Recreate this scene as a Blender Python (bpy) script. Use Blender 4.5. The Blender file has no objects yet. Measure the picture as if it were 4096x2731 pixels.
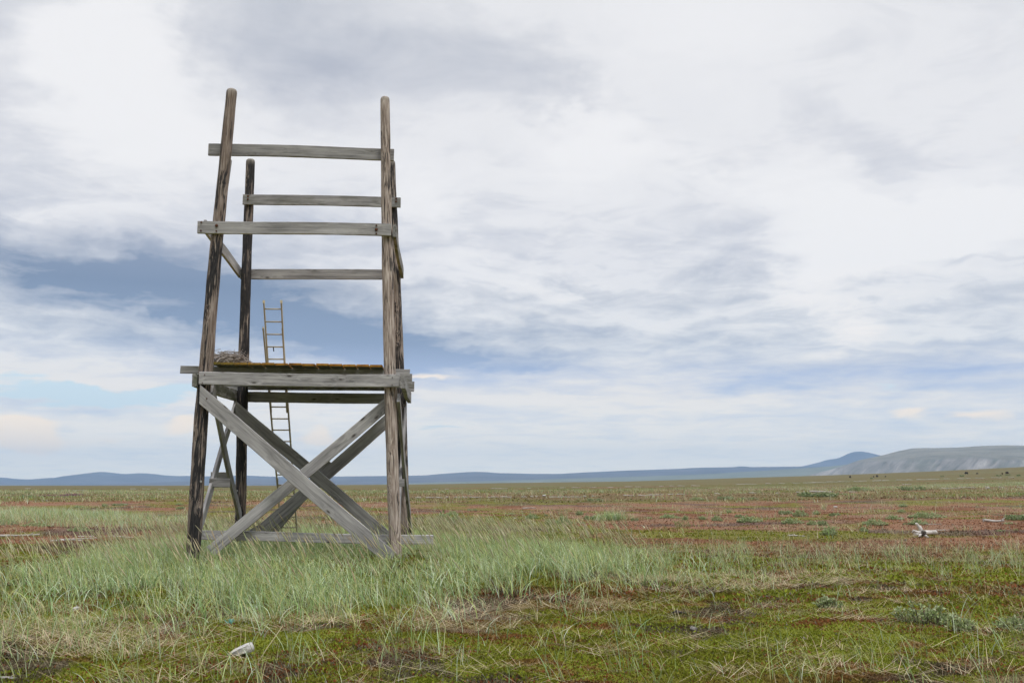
import bpy, math, random
import numpy as np
from mathutils import Vector, Matrix

rng = np.random.default_rng(7)
random.seed(7)
C = bpy.context.scene.collection
sc = bpy.context.scene

# ------------------------------------------------------------------ camera frame
F = 35.0 / 36.0 * 4096          # focal length in photo pixels
CX, CY = 2048.0, 1365.5
VH = 1935.0                     # level line of the horizon
PITCH = math.atan((VH - CY) / F)
H = 1.5                         # eye height
cp, sp = math.cos(PITCH), math.sin(PITCH)

def ray(u, v):
    a, b = (u - CX) / F, (CY - v) / F
    return Vector((a, cp - b * sp, sp + b * cp))

def at(u, v, Y):
    """world point at distance Y (metres ahead) seen in direction u, v"""
    r = ray(u, v)
    t = Y / r.y
    return Vector((r.x * t, Y, H + r.z * t))

def pxm(p):
    """metres per photo pixel at a world point"""
    d = p[1] * cp + (p[2] - H) * sp
    return d / F

# ------------------------------------------------------------------ numpy noise
TAB = np.random.default_rng(3).random((256, 256))
def vnoise(x, y):
    xi = np.floor(x).astype(np.int64); yi = np.floor(y).astype(np.int64)
    fx = x - xi; fy = y - yi
    fx = fx * fx * (3 - 2 * fx); fy = fy * fy * (3 - 2 * fy)
    a = TAB[xi & 255, yi & 255]; b = TAB[(xi + 1) & 255, yi & 255]
    c = TAB[xi & 255, (yi + 1) & 255]; d = TAB[(xi + 1) & 255, (yi + 1) & 255]
    return (a * (1 - fx) + b * fx) * (1 - fy) + (c * (1 - fx) + d * fx) * fy
def fbm(x, y, o=4, g=0.5):
    s = 0; a = 1; t = 0
    for i in range(o):
        s = s + a * vnoise(x * 2 ** i + 17.3 * i, y * 2 ** i + 9.1 * i); t += a; a *= g
    return s / t
def sst(a, b, x):
    t = np.clip((x - a) / (b - a), 0, 1)
    return t * t * (3 - 2 * t)

# ------------------------------------------------------------------ terrain
R0 = 700.0
SKY_U = [-400, 0, 1000, 1700, 2000, 2500, 3000, 3300, 3700, 4096, 4500]
SKY_V = [1941, 1941, 1941, 1936, 1931, 1925, 1911, 1904, 1893, 1881, 1872]
def terrain(x, y):
    x = np.asarray(x, float); y = np.asarray(y, float)
    r = np.hypot(x, y) + 1e-6
    ue = CX + F * np.where(y > 0.05 * r, x / np.maximum(y, 0.05 * r), np.sign(x) * 20)
    zs = H + (VH - np.interp(ue, SKY_U, SKY_V)) / F * R0 * np.minimum(r / np.maximum(y, 0.5 * r), 1.3)
    zs = np.where(zs < 0.6, 0.45, zs)
    z = zs * (np.minimum(r, R0) / R0) ** 1.7
    z = z - 9 * sst(R0 * 1.02, R0 * 2.2, r) - np.where(r > R0, zs * 0.7 * sst(R0, 2500, r), 0)
    z = z + 0.30 * np.exp(-((x + 2.8) / 5.5) ** 2 - ((y - 17.2) / 4.2) ** 2)
    near = sst(60, 15, r)
    z = z + near * (0.10 * (fbm(x * 0.55, y * 0.55, 3) - 0.5) + 0.07 * (fbm(x * 2.1 + 5, y * 2.1, 3) - 0.5))
    mid = sst(14, 45, r) * sst(640, 400, r)
    z = z + mid * (0.50 * (fbm(x * 0.07 + 3, y * 0.10, 4) - 0.5) + 0.16 * (fbm(x * 0.6 + 3, y * 0.6, 2) - 0.5))
    return z

TS = 4.0 * 1.002 ** np.arange(3100)
def ground(u, v, lift=0.0):
    """where a line of sight meets the terrain"""
    r = ray(u, v)
    d = H + r.z * TS - terrain(r.x * TS, r.y * TS)
    i = int(np.argmax(d < 0)) if (d < 0).any() else int(np.searchsorted(TS, R0))
    t = TS[i] if i == 0 or d[i] >= 0 else TS[i - 1] + (TS[i] - TS[i - 1]) * d[i - 1] / (d[i - 1] - d[i])
    x, y = r.x * t, r.y * t
    return Vector((x, y, float(terrain(x, y)) + lift))

# ------------------------------------------------------------------ object helpers
def mesh_np(name, V, Fc, smooth=False, col=None):
    me = bpy.data.meshes.new(name)
    V = np.asarray(V, np.float32).reshape(-1, 3); Fc = np.asarray(Fc, np.int32)
    n = Fc.shape[1]
    me.vertices.add(len(V)); me.vertices.foreach_set('co', V.ravel())
    me.loops.add(Fc.size); me.loops.foreach_set('vertex_index', Fc.ravel())
    me.polygons.add(len(Fc)); me.polygons.foreach_set('loop_start', np.arange(0, Fc.size, n, dtype=np.int32))
    me.update(calc_edges=True)
    if smooth:
        me.polygons.foreach_set('use_smooth', np.ones(len(Fc), bool))
    if col is not None:
        a = me.color_attributes.new('Col', 'FLOAT_COLOR', 'POINT')
        cc = np.ones((len(V), 4), np.float32); cc[:, :3] = col
        a.data.foreach_set('color', cc.ravel())
    return me

class MB:
    """collects shapes into ONE mesh"""
    def __init__(self):
        self.v = []; self.f = []
    def tube(self, pts, rad, n=8, rough=0.0, cap=True, seed=0, flat=1.0):
        pts = [Vector(p) for p in pts]; b = len(self.v)
        rr = random.Random(seed)
        ph = [rr.uniform(-1, 1) for _ in range(n)]
        up = None
        for i, p in enumerate(pts):
            d = (pts[min(i + 1, len(pts) - 1)] - pts[max(i - 1, 0)]).normalized()
            if up is None:
                up = Vector((0, 0, 1)) if abs(d.z) < 0.9 else Vector((1, 0, 0))
            s = d.cross(up).normalized(); w = s.cross(d).normalized(); up = w
            for k in range(n):
                a = 2 * math.pi * k / n
                q = rad[i] * (1 + rough * (0.6 * ph[k] + 0.5 * rr.uniform(-1, 1)))
                self.v.append(p + s * math.cos(a) * q + w * math.sin(a) * q * flat)
        for i in range(len(pts) - 1):
            for k in range(n):
                k2 = (k + 1) % n
                self.f.append((b + i * n + k, b + i * n + k2, b + (i + 1) * n + k2, b + (i + 1) * n + k))
        if cap:
            self.f.append(tuple(b + k for k in reversed(range(n))))
            e = b + (len(pts) - 1) * n
            self.f.append(tuple(e + k for k in range(n)))
    def box(self, c, s, M=None):
        b = len(self.v)
        for dx in (-1, 1):
            for dy in (-1, 1):
                for dz in (-1, 1):
                    p = Vector((dx * s[0] / 2, dy * s[1] / 2, dz * s[2] / 2))
                    if M: p = M @ p
                    self.v.append(Vector(c) + p)
        for q in ((0, 1, 3, 2), (4, 6, 7, 5), (0, 4, 5, 1), (2, 3, 7, 6), (0, 2, 6, 4), (1, 5, 7, 3)):
            self.f.append(tuple(b + i for i in q))
    def mesh(self, name, smooth=False):
        me = bpy.data.meshes.new(name)
        me.from_pydata([tuple(v) for v in self.v], [], self.f)
        me.update()
        if smooth:
            for p in me.polygons: p.use_smooth = len(p.vertices) <= 4
        return me

def link(name, me, mat=None, parent=None, M=None):
    o = bpy.data.objects.new(name, me); C.objects.link(o)
    if mat is not None and me is not None:
        me.materials.clear(); me.materials.append(mat)
    if M is not None: o.matrix_local = M
    if parent is not None: o.parent = parent
    return o
def thing(name, label, cat, loc=(0, 0, 0), group=None):
    o = bpy.data.objects.new(name, None); C.objects.link(o); o.location = loc
    return tag(o, label, cat, group)
def tag(o, label=None, cat=None, group=None, kind=None):
    if label: o['label'] = label
    if cat: o['category'] = cat
    if group: o['group'] = group
    if kind: o['kind'] = kind
    return o

# ------------------------------------------------------------------ materials
def newmat(name):
    m = bpy.data.materials.new(name); m.use_nodes = True
    nt = m.node_tree; nt.nodes.clear()
    out = nt.nodes.new('ShaderNodeOutputMaterial'); b = nt.nodes.new('ShaderNodeBsdfPrincipled')
    nt.links.new(b.outputs[0], out.inputs[0])
    b.inputs['Roughness'].default_value = 0.85
    b.inputs['Specular IOR Level'].default_value = 0.25
    return m, nt, b
class NT:
    def __init__(s, nt): s.nt = nt
    def n(s, t, **k):
        x = s.nt.nodes.new(t)
        for a, b in k.items(): setattr(x, a, b)
        return x
    def l(s, a, b): s.nt.links.new(a, b)
    def put(s, x, i, v):
        if isinstance(v, bpy.types.NodeSocket): s.l(v, x.inputs[i])
        elif v is not None: x.inputs[i].default_value = v
    def math(s, op, a, b=None, c=None, clamp=False):
        x = s.n('ShaderNodeMath', operation=op); x.use_clamp = clamp
        s.put(x, 0, a)
        if b is not None: s.put(x, 1, b)
        if c is not None: s.put(x, 2, c)
        return x.outputs[0]
    def vec(s, op, a, b=None):
        x = s.n('ShaderNodeVectorMath', operation=op); s.put(x, 0, a)
        if b is not None: s.put(x, 1, b)
        return x.outputs['Value'] if op in ('LENGTH', 'DOT_PRODUCT') else x.outputs[0]
    def noise(s, vec, scale=1.0, detail=4.0, rough=0.5, dist=0.0, flat=False):
        x = s.n('ShaderNodeTexNoise', noise_dimensions='2D' if flat else '3D'); s.l(vec, x.inputs['Vector'])
        x.inputs['Scale'].default_value = scale; x.inputs['Detail'].default_value = detail
        x.inputs['Roughness'].default_value = rough; x.inputs['Distortion'].default_value = dist
        return x.outputs[0]
    def ramp(s, fac, stops, interp='LINEAR'):
        x = s.n('ShaderNodeValToRGB'); s.l(fac, x.inputs[0]); r = x.color_ramp; r.interpolation = interp
        while len(r.elements) < len(stops): r.elements.new(0.5)
        for e, (p, c) in zip(r.elements, stops):
            e.position = p; e.color = (*c, 1) if len(c) == 3 else c
        return x.outputs[0]
    def mix(s, fac, a, b, mode='MIX'):
        x = s.n('ShaderNodeMix', data_type='RGBA', blend_type=mode)
        s.put(x, 0, fac)
        for i, v in ((6, a), (7, b)):
            s.put(x, i, (*v, 1) if isinstance(v, tuple) and len(v) == 3 else v)
        return x.outputs[2]
    def map(s, fac, a, b, c=0.0, d=1.0, smooth=True):
        x = s.n('ShaderNodeMapRange'); x.interpolation_type = 'SMOOTHSTEP' if smooth else 'LINEAR'
        s.put(x, 0, fac)
        for i, v in ((1, a), (2, b), (3, c), (4, d)): s.put(x, i, v)
        return x.outputs[0]
    def mapping(s, vec, scale=(1, 1, 1), rot=(0, 0, 0), loc=(0, 0, 0), t='POINT'):
        x = s.n('ShaderNodeMapping', vector_type=t); s.l(vec, x.inputs[0])
        x.inputs['Scale'].default_value = scale; x.inputs['Rotation'].default_value = rot; x.inputs['Location'].default_value = loc
        return x.outputs[0]
    def bump(s, h, bsdf, strength=0.4, dist=0.01):
        x = s.n('ShaderNodeBump'); x.inputs['Strength'].default_value = strength; x.inputs['Distance'].default_value = dist
        s.l(h, x.inputs['Height']); s.l(x.outputs[0], bsdf.inputs['Normal'])
    def attr(s, name):
        x = s.n('ShaderNodeAttribute', attribute_type='OBJECT', attribute_name=name)
        return x.outputs['Fac']

def objcoord(g):
    tc = g.n('ShaderNodeTexCoord'); oi = g.n('ShaderNodeObjectInfo')
    k = g.n('ShaderNodeCombineXYZ')
    for i, m in enumerate((37.0, 11.0, 23.0)): g.l(g.math('MULTIPLY', oi.outputs['Random'], m), k.inputs[i])
    return tc.outputs['Object'], g.vec('ADD', tc.outputs['Object'], k.outputs[0]), oi.outputs['Random']

def plank_material():
    m, nt, b = newmat('weathered plank'); g = NT(nt)
    oc, c, rnd = objcoord(g)
    vor = g.n('ShaderNodeTexVoronoi'); vor.inputs['Randomness'].default_value = 1.0
    g.l(g.mapping(c, (2.4, 6.0, 6.0)), vor.inputs['Vector']); vor.inputs['Scale'].default_value = 1.0
    kd = vor.outputs['Distance']
    bend = g.math('MULTIPLY', g.map(kd, 0.45, 0.0), 0.05)
    cv = g.n('ShaderNodeCombineXYZ'); g.l(bend, cv.inputs[1]); g.l(bend, cv.inputs[2])
    c2 = g.vec('ADD', c, cv.outputs[0])
    gr = g.noise(g.mapping(c2, (0.9, 22, 22)), 1, 5, 0.66, 0.5)
    fine = g.noise(g.mapping(c2, (5, 190, 190)), 1, 3, 0.6)
    blot = g.noise(g.mapping(c, (1.3, 3, 3)), 1, 3, 0.5)
    k = g.math('ADD', g.math('MULTIPLY', gr, 0.75), g.math('MULTIPLY', fine, 0.25))
    k = g.math('ADD', k, g.math('MULTIPLY', g.math('SUBTRACT', blot, 0.5), 0.35))
    col = g.ramp(k, [(0.30, (0.100, 0.097, 0.097)), (0.43, (0.235, 0.228, 0.228)), (0.56, (0.345, 0.336, 0.334)), (0.74, (0.49, 0.48, 0.475))])
    knot = g.map(kd, 0.12, 0.06)
    ring = g.math('MULTIPLY', g.map(kd, 0.20, 0.11), 0.35)
    col = g.mix(ring, col, (0.11, 0.10, 0.09))
    col = g.mix(g.math('MULTIPLY', knot, 0.85), col, (0.05, 0.043, 0.038))
    # greenish algae and rusty bleeding where the board has it
    gn = g.map(g.noise(g.mapping(c, (2, 6, 6)), 1, 4, 0.6), 0.42, 0.62)
    col = g.mix(g.math('MULTIPLY', gn, g.attr('algae')), col, (0.085, 0.090, 0.055))
    sep = g.n('ShaderNodeSeparateXYZ'); g.l(oc, sep.inputs[0])
    dx = g.math('ABSOLUTE', g.math('SUBTRACT', sep.outputs[0], g.attr('rust_at')))
    rs = g.math('MULTIPLY', g.map(dx, 0.10, 0.0), g.map(g.noise(c, 30, 3), 0.35, 0.65))
    col = g.mix(g.math('MULTIPLY', rs, g.attr('rust')), col, (0.24, 0.085, 0.025))
    tone = g.n('ShaderNodeHueSaturation'); g.l(col, tone.inputs['Color'])
    g.l(g.math('MULTIPLY', g.map(rnd, 0, 1, 0.92, 1.12, False), g.math('ADD', 1.0, g.attr('bleach'))), tone.inputs['Value'])
    col = tone.outputs[0]
    g.l(col, b.inputs['Base Color'])
    g.bump(g.math('SUBTRACT', k, g.math('MULTIPLY', knot, 0.4)), b, 0.55, 0.006)
    return m

def post_material():
    m, nt, b = newmat('tarred log'); g = NT(nt)
    oc, c, rnd = objcoord(g)
    vor = g.n('ShaderNodeTexVoronoi'); g.l(g.mapping(c, (5.0, 5.0, 2.0)), vor.inputs['Vector']); vor.inputs['Scale'].default_value = 1
    kd = vor.outputs['Distance']
    bend = g.math('MULTIPLY', g.map(kd, 0.4, 0.0), 0.05)
    cv = g.n('ShaderNodeCombineXYZ'); g.l(bend, cv.inputs[0]); g.l(bend, cv.inputs[1])
    c2 = g.vec('ADD', c, cv.outputs[0])
    gr = g.noise(g.mapping(c2, (60, 60, 3.0)), 1, 4, 0.6)
    st = g.noise(g.mapping(c2, (28, 28, 1.5)), 1, 5, 0.68)
    big = g.noise(g.mapping(c, (3.5, 3.5, 0.9)), 1, 3, 0.5)
    wood = g.ramp(gr, [(0.28, (0.075, 0.057, 0.048)), (0.45, (0.175, 0.137, 0.114)), (0.6, (0.31, 0.262, 0.228)), (0.74, (0.52, 0.465, 0.42))])
    wood = g.mix(g.attr('bare'), g.mix(0.45, wood, (0.10, 0.062, 0.042)), g.vec('MULTIPLY', wood, (1.62, 1.64, 1.66)))
    st2 = g.noise(g.mapping(c2, (62, 62, 2.6)), 1, 3, 0.65)
    t = g.math('ADD', g.math('ADD', g.math('MULTIPLY', st, .55), g.math('MULTIPLY', st2, .45)), g.math('MULTIPLY', g.math('SUBTRACT', big, 0.5), 0.62))
    t = g.math('ADD', t, g.math('MULTIPLY', g.math('SUBTRACT', gr, 0.5), 0.25))
    thr = g.math('ADD', g.attr('tar'), 0.0)
    tar = g.map(g.math('SUBTRACT', t, thr), 0.02, -0.02)
    tarc = g.mix(g.map(fn := g.noise(g.mapping(c2, (130, 130, 8)), 1, 3), 0.35, 0.7), (0.017, 0.017, 0.019), (0.055, 0.05, 0.05))
    col = g.mix(tar, wood, tarc)
    col = g.mix(g.math('MULTIPLY', g.map(kd, 0.13, 0.06), 0.8), col, (0.03, 0.022, 0.018))
    sep = g.n('ShaderNodeSeparateXYZ'); g.l(oc, sep.inputs[0])
    topm = g.map(g.math('SUBTRACT', g.attr('len'), sep.outputs[2]), 0.16, 0.0)
    col = g.mix(g.math('MULTIPLY', topm, g.map(gr, 0.35, 0.6, 0.35, 0.9)), col, (0.36, 0.33, 0.29))
    g.l(col, b.inputs['Base Color'])
    hgt = g.math('ADD', g.math('MULTIPLY', gr, 0.6), g.math('MULTIPLY', tar, 0.35))
    g.bump(hgt, b, 0.8, 0.010)
    return m

def simple_mat(name, c1, c2, scale=20, rough=0.8, metal=0.0, stretch=(1, 1, 1), bump=0.3, bd=0.005, detail=4):
    m, nt, b = newmat(name); g = NT(nt)
    oc, c, rnd = objcoord(g)
    n = g.noise(g.mapping(c, stretch), scale, detail, 0.6)
    g.l(g.ramp(n, [(0.3, c1), (0.7, c2)]), b.inputs['Base Color'])
    b.inputs['Roughness'].default_value = rough; b.inputs['Metallic'].default_value = metal
    if bump: g.bump(n, b, bump, bd)
    return m

def deck_material():
    m, nt, b = newmat('lichen deck board'); g = NT(nt)
    oc, c, rnd = objcoord(g)
    n = g.noise(c, 14, 5, 0.65); n2 = g.noise(c, 60, 3, 0.6)
    lich = g.ramp(n, [(0.33, (0.12, 0.07, 0.025)), (0.46, (0.32, 0.135, 0.018)), (0.6, (0.40, 0.21, 0.03)), (0.75, (0.25, 0.20, 0.06))])
    lich = g.mix(g.attr('algae'), lich, (0.17, 0.15, 0.035))
    lich = g.mix(g.map(n2, 0.55, 0.75), lich, (0.07, 0.05, 0.03))
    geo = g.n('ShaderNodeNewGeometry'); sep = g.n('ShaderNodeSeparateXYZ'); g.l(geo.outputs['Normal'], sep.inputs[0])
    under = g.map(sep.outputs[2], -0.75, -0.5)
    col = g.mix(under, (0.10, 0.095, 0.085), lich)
    g.l(col, b.inputs['Base Color']); g.bump(n2, b, 0.5, 0.004)
    return m

def leaf_mat(name, trans=0.25, rough=0.6, spec=0.3):
    m, nt, b = newmat(name); g = NT(nt)
    a = g.n('ShaderNodeAttribute', attribute_name='Col')
    g.l(a.outputs['Color'], b.inputs['Base Color'])
    b.inputs['Roughness'].default_value = rough; b.inputs['Specular IOR Level'].default_value = spec
    if trans:
        tr = g.n('ShaderNodeBsdfTranslucent'); g.l(a.outputs['Color'], tr.inputs[0])
        mx = g.n('ShaderNodeMixShader'); mx.inputs[0].default_value = trans
        g.l(b.outputs[0], mx.inputs[1]); g.l(tr.outputs[0], mx.inputs[2])
        out = [x for x in nt.nodes if x.type == 'OUTPUT_MATERIAL'][0]
        g.l(mx.outputs[0], out.inputs[0])
    return m

PLANK = plank_material(); POST = post_material(); DECK = deck_material()
ALU = simple_mat('dull ladder metal', (0.36, 0.315, 0.225), (0.49, 0.435, 0.32), 30, 0.5, 0.25, (1, 1, 1), 0.1)
CAP = simple_mat('pale plastic cap', (0.60, 0.53, 0.33), (0.70, 0.63, 0.42), 20, 0.6)
RUST = simple_mat('rusty iron', (0.06, 0.03, 0.02), (0.17, 0.075, 0.04), 60, 0.85)
ZINC = simple_mat('dull zinc plate', (0.30, 0.30, 0.30), (0.46, 0.46, 0.46), 40, 0.5, 0.4)
DARKM = simple_mat('black strap', (0.015, 0.015, 0.015), (0.04, 0.04, 0.04), 30, 0.7)
STICK = simple_mat('dry twig', (0.15, 0.12, 0.105), (0.52, 0.47, 0.43), 9, 0.9)
DRIFT = simple_mat('bleached driftwood', (0.24, 0.22, 0.20), (0.60, 0.57, 0.53), 1, 0.9, 0, (9, 30, 30), 0.8, 0.02, 6)
STUMP = simple_mat('bleached stump wood', (0.30, 0.28, 0.255), (0.74, 0.71, 0.67), 1, 0.9, 0, (5, 14, 14), 0.9, 0.03, 7)
ROTTEN = simple_mat('dark rotten wood', (0.02, 0.018, 0.016), (0.13, 0.115, 0.10), 14, 0.95, 0, (1, 1, 1), 0.9, 0.03, 6)
PALE = simple_mat('bleached crust', (0.34, 0.325, 0.31), (0.58, 0.565, 0.55), 34, 0.8, 0, (1, 1, 1), 0.7, 0.012, 6)
GREYSTONE = simple_mat('grey weathered lump', (0.10, 0.092, 0.082), (0.30, 0.28, 0.255), 30, 0.9, 0, (1, 1, 1), 0.8, 0.012, 6)
TEAL = simple_mat('teal fibre', (0.10, 0.36, 0.32), (0.20, 0.50, 0.45), 40, 0.8)
FUR = simple_mat('dark shaggy fur', (0.016, 0.012, 0.010), (0.05, 0.036, 0.028), 1, 0.95, 0, (9, 9, 2.0), 1.0, 0.08, 5)
SADDLE = simple_mat('pale fur saddle', (0.06, 0.045, 0.032), (0.12, 0.09, 0.065), 5, 0.95)
HORN = simple_mat('pale horn', (0.25, 0.22, 0.17), (0.4, 0.36, 0.3), 8, 0.6)
GRASS = leaf_mat('grass blade', 0.25, 0.55, 0.2)
STRAW = leaf_mat('dead straw', 0.12, 0.7, 0.2)
MOSS = leaf_mat('moss leaf', 0.2, 0.8, 0.1)
LEAF = leaf_mat('willow leaf', 0.25, 0.6, 0.3)


# ------------------------------------------------------------------ tower pieces
YAW = math.radians(4.0)
NF = Vector((-math.sin(YAW), math.cos(YAW), 0))      # into the picture, square to the front face
NS = Vector((math.cos(YAW), math.sin(YAW), 0))       # along the front face

def plank(name, parent, A, B, h, t, n, mat=PLANK, cut0=False, cut1=False, seed=0, warp=0.008, **props):
    A, B = Vector(A), Vector(B)
    x = (B - A).normalized(); L = (B - A).length
    y = (n - x * n.dot(x)).normalized(); z = x.cross(y)
    if z.z < 0: y = -y; z = -z
    up = Vector((0, 0, 1)); k = up.dot(x) / up.dot(z) if abs(up.dot(z)) > 0.05 else 0
    rr = random.Random(seed * 31 + 5)
    c = 0.006
    prof = [(-t/2 + c, -h/2), (t/2 - c, -h/2), (t/2, -h/2 + c), (t/2, h/2 - c), (t/2 - c, h/2), (-t/2 + c, h/2), (-t/2, h/2 - c), (-t/2, -h/2 + c)]
    ns = max(4, int(L / 0.12)); V = []; Fc = []
    p1, p2, p3 = rr.uniform(0, 6), rr.uniform(0, 6), rr.uniform(0, 6)
    for i in range(ns + 1):
        s = i / ns; X = s * L
        oy = warp * math.sin(2.1 * X + p1); oz = warp * math.sin(1.4 * X + p2)
        for (py, pz) in prof:
            e = 0.0025 * math.sin(7.3 * X + p3 + py * 80) * math.sin(11.7 * X + pz * 30)
            xx = X
            if i == 0: xx = X + (k * pz if cut0 else 0) + rr.uniform(-1, 1) * 0.003
            elif i == ns: xx = X + (k * pz if cut1 else 0) + rr.uniform(-1, 1) * 0.003
            V.append((xx, py + oy + e * 0.5, pz + oz + e))
    m = len(prof)
    for i in range(ns):
        for q in range(m):
            q2 = (q + 1) % m
            Fc.append((i * m + q, (i + 1) * m + q, (i + 1) * m + q2, i * m + q2))
    Fc.append(tuple(range(m))); Fc.append(tuple(ns * m + q for q in reversed(range(m))))
    me = bpy.data.meshes.new(name); me.from_pydata(V, [], Fc); me.update()
    M = Matrix((( x.x, y.x, z.x, A.x), (x.y, y.y, z.y, A.y), (x.z, y.z, z.z, A.z), (0, 0, 0, 1)))
    if parent is not None: M = Matrix.Translation(-parent.location) @ M
    o = link(name, me, mat, parent, M)
    for a, b in props.items(): o[a] = float(b)
    return o

def bolt(parent_plank, X, Z, side, r=0.016, mat=RUST, name='bolt'):
    """round bolt head with washer on a plank face (plank's own coordinates)"""
    mb = MB(); s = side
    mb.tube([(X, s * 0.0, Z), (X, s * 0.004, Z)], [r * 1.7, r * 1.6], 14)
    mb.tube([(X, s * 0.004, Z), (X, s * 0.012, Z), (X, s * 0.018, Z)], [r, r * 0.95, r * 0.6], 12)
    me = mb.mesh(name, True)
    t = max(v.co.y * s for v in parent_plank.data.vertices) if False else None
    ys = [v.co.y * s for v in parent_plank.data.vertices]
    o = link(name, me, mat, parent_plank, Matrix.Translation((0, s * (max(ys) - 0.002), 0)))
    return o

def post(parent, pts, Y, seed, tar, bare, name='post'):
    P = []; R = []
    for u, v, w in pts:
        p = at(u, v, Y); P.append(p); R.append(0.5 * w * pxm(p))
    P.reverse(); R.reverse()                       # from the ground up
    A, B = P[0], P[-1]
    z = (B - A).normalized(); x = Vector((1, 0, 0)); x = (x - z * x.dot(z)).normalized(); y = z.cross(x)
    L = (B - A).length
    zs = [(p - A).dot(z) for p in P]; xs = [(p - A).dot(x) for p in P]; ys = [(p - A).dot(y) for p in P]
    n = 28; ns = int(L / 0.07); V = []; Fc = []
    rr = np.random.default_rng(seed)
    ph = rr.uniform(0, 6.28, 6)
    rows = [(i / ns * (L - 0.07)) for i in range(ns + 1)] + [L - 0.055, L - 0.035, L - 0.018, L - 0.006]
    for i, q in enumerate(rows):
        cx, cy, r = np.interp(q, zs, xs), np.interp(q, zs, ys), np.interp(q, zs, R)
        if q > L - 0.07: r *= [0.985, 0.93, 0.82, 0.6][i - ns - 1]
        r *= 1 + 0.018 * math.sin(q * 5.1 + ph[0]) + 0.012 * math.sin(q * 11.3 + ph[1])
        for k in range(n):
            a = 2 * math.pi * k / n
            w = 1 + 0.03 * math.sin(2 * a + ph[2] + q * 0.3) + 0.02 * math.sin(3 * a + ph[3]) + 0.02 * (vnoise(np.array(a * 4 + seed * 7), np.array(q * 3.0)) - 0.5)
            V.append((cx + math.cos(a) * r * w, cy + math.sin(a) * r * w, q))
    for i in range(len(rows) - 1):
        for k in range(n):
            k2 = (k + 1) % n
            Fc.append((i * n + k, i * n + k2, (i + 1) * n + k2, (i + 1) * n + k))
    Fc.append(tuple((len(rows) - 1) * n + k for k in range(n)))
    me = bpy.data.meshes.new(name); me.from_pydata([tuple(map(float, v)) for v in V], [], Fc); me.update()
    for f in me.polygons: f.use_smooth = True
    M = Matrix(((x.x, y.x, z.x, A.x), (x.y, y.y, z.y, A.y), (x.z, y.z, z.z, A.z), (0, 0, 0, 1)))
    M = Matrix.Translation(-parent.location) @ M
    o = link(name, me, POST, parent, M)
    o['tar'] = tar; o['bare'] = bare; o['len'] = float(L)
    return o

YFL, YFR, YBL, YBR = 16.15, 16.36, 19.15, 19.36
base = at(1180, 2215, 17.7); base.z = float(terrain(base.x, base.y)) - 0.02
tower = thing('observation_tower', 'tall weathered timber tower with four tarred log legs, cross braces and railed deck', 'tower', base)

post(tower, [(928, 356, 43), (902, 620, 45), (876, 880, 47), (863, 1000, 49), (844, 1225, 51), (826, 1446, 53), (806, 1648, 53), (791, 1886, 54), (778, 2124, 55), (768, 2270, 55)], YFL, 1, 0.49, 0.3)
post(tower, [(1539.7, 387, 36), (1544, 746, 39), (1546, 894, 41), (1549, 1000, 44), (1552.7, 1223, 45), (1558, 1446, 47), (1563, 1669, 48), (1570, 1886, 49), (1578.7, 2124, 50), (1584, 2270, 51)], YFR, 2, 0.445, 1.0)
post(tower, [(1002.7, 636, 33), (998, 773, 35), (989.8, 969, 36.5), (984, 1134, 38), (976, 1402, 41.5), (971, 1580, 42.5), (969, 1648, 43), (965.5, 1886, 43), (962, 2076, 44), (957, 2215, 44)], YBL, 3, 0.535, 0.25)
post(tower, [(1563, 641, 33), (1568, 786, 35), (1577, 1000, 37), (1586.6, 1223, 39), (1594.6, 1446, 40), (1605, 1640, 41), (1611, 1886, 42), (1618, 2124, 43), (1621, 2215, 44)], YBR, 4, 0.49, 0.55)

def lerpY(u, ya, yb, ua=800.0, ub=1575.0): return ya + (yb - ya) * (u - ua) / (ub - ua)
def row(name, ul, vl, ur, vr, hpx, ya, yb, off, t=0.05, ua=820, ub=1560, **k):
    """board running along a face: ends given as seen, depth from the face it is nailed to"""
    A = at(ul, vl, lerpY(ul, ya, yb, ua, ub) + off); B = at(ur, vr, lerpY(ur, ya, yb, ua, ub) + off)
    return plank(name, tower, A, B, hpx * pxm(A), t, NF, **k)

# rails round the top
row('rail', 834, 598, 1575.5, 619.3, 48.5, YFL, YFR, 0.135, seed=1, algae=0.12)
r2 = row('rail', 791.3, 907.5, 1565, 921.1, 50, YFL, YFR, -0.135, seed=2, algae=0.1)
for X, Z, r in ((0.31, 0.02, 0.016), (2.93, 0.0, 0.016), (0.06, 0.07, 0.009), (0.06, -0.07, 0.009), (0.31, -0.075, 0.009), (2.93, 0.07, 0.009), (2.93, -0.07, 0.009)):
    bolt(r2, X, Z, -1, r)
r3 = row('rail', 972, 796.8, 1602.5, 810.7, 41.5, YBL, YBR, -0.125, seed=3, ua=985, ub=1585, algae=0.35)
for X, Z in ((0.10, 0.055), (0.10, -0.01), (3.0, 0.01), (3.0, 0.07)): bolt(r3, X, Z, -1, 0.012)
row('rail', 962, 1095.5, 1603, 1100.2, 41.2, YBL, YBR, 0.125, seed=4, ua=985, ub=1585)
def siderail(name, uf, vf, yf, ub, vb, yb, h, t=0.05, **k):
    return plank(name, tower, at(uf, vf, yf), at(ub, vb, yb), h, t, NS, **k)
siderail('rail', 821, 905, 16.02, 962, 1093, 19.42, 0.205, seed=5, algae=0.1)
siderail('rail', 1576, 921, 16.24, 1607, 1094, 19.6, 0.205, 0.06, seed=6, algae=0.75)
plank('cleat', tower, at(918, 640, 16.28), at(897, 797, 16.28), 0.09, 0.05, NS, seed=7)

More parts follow.
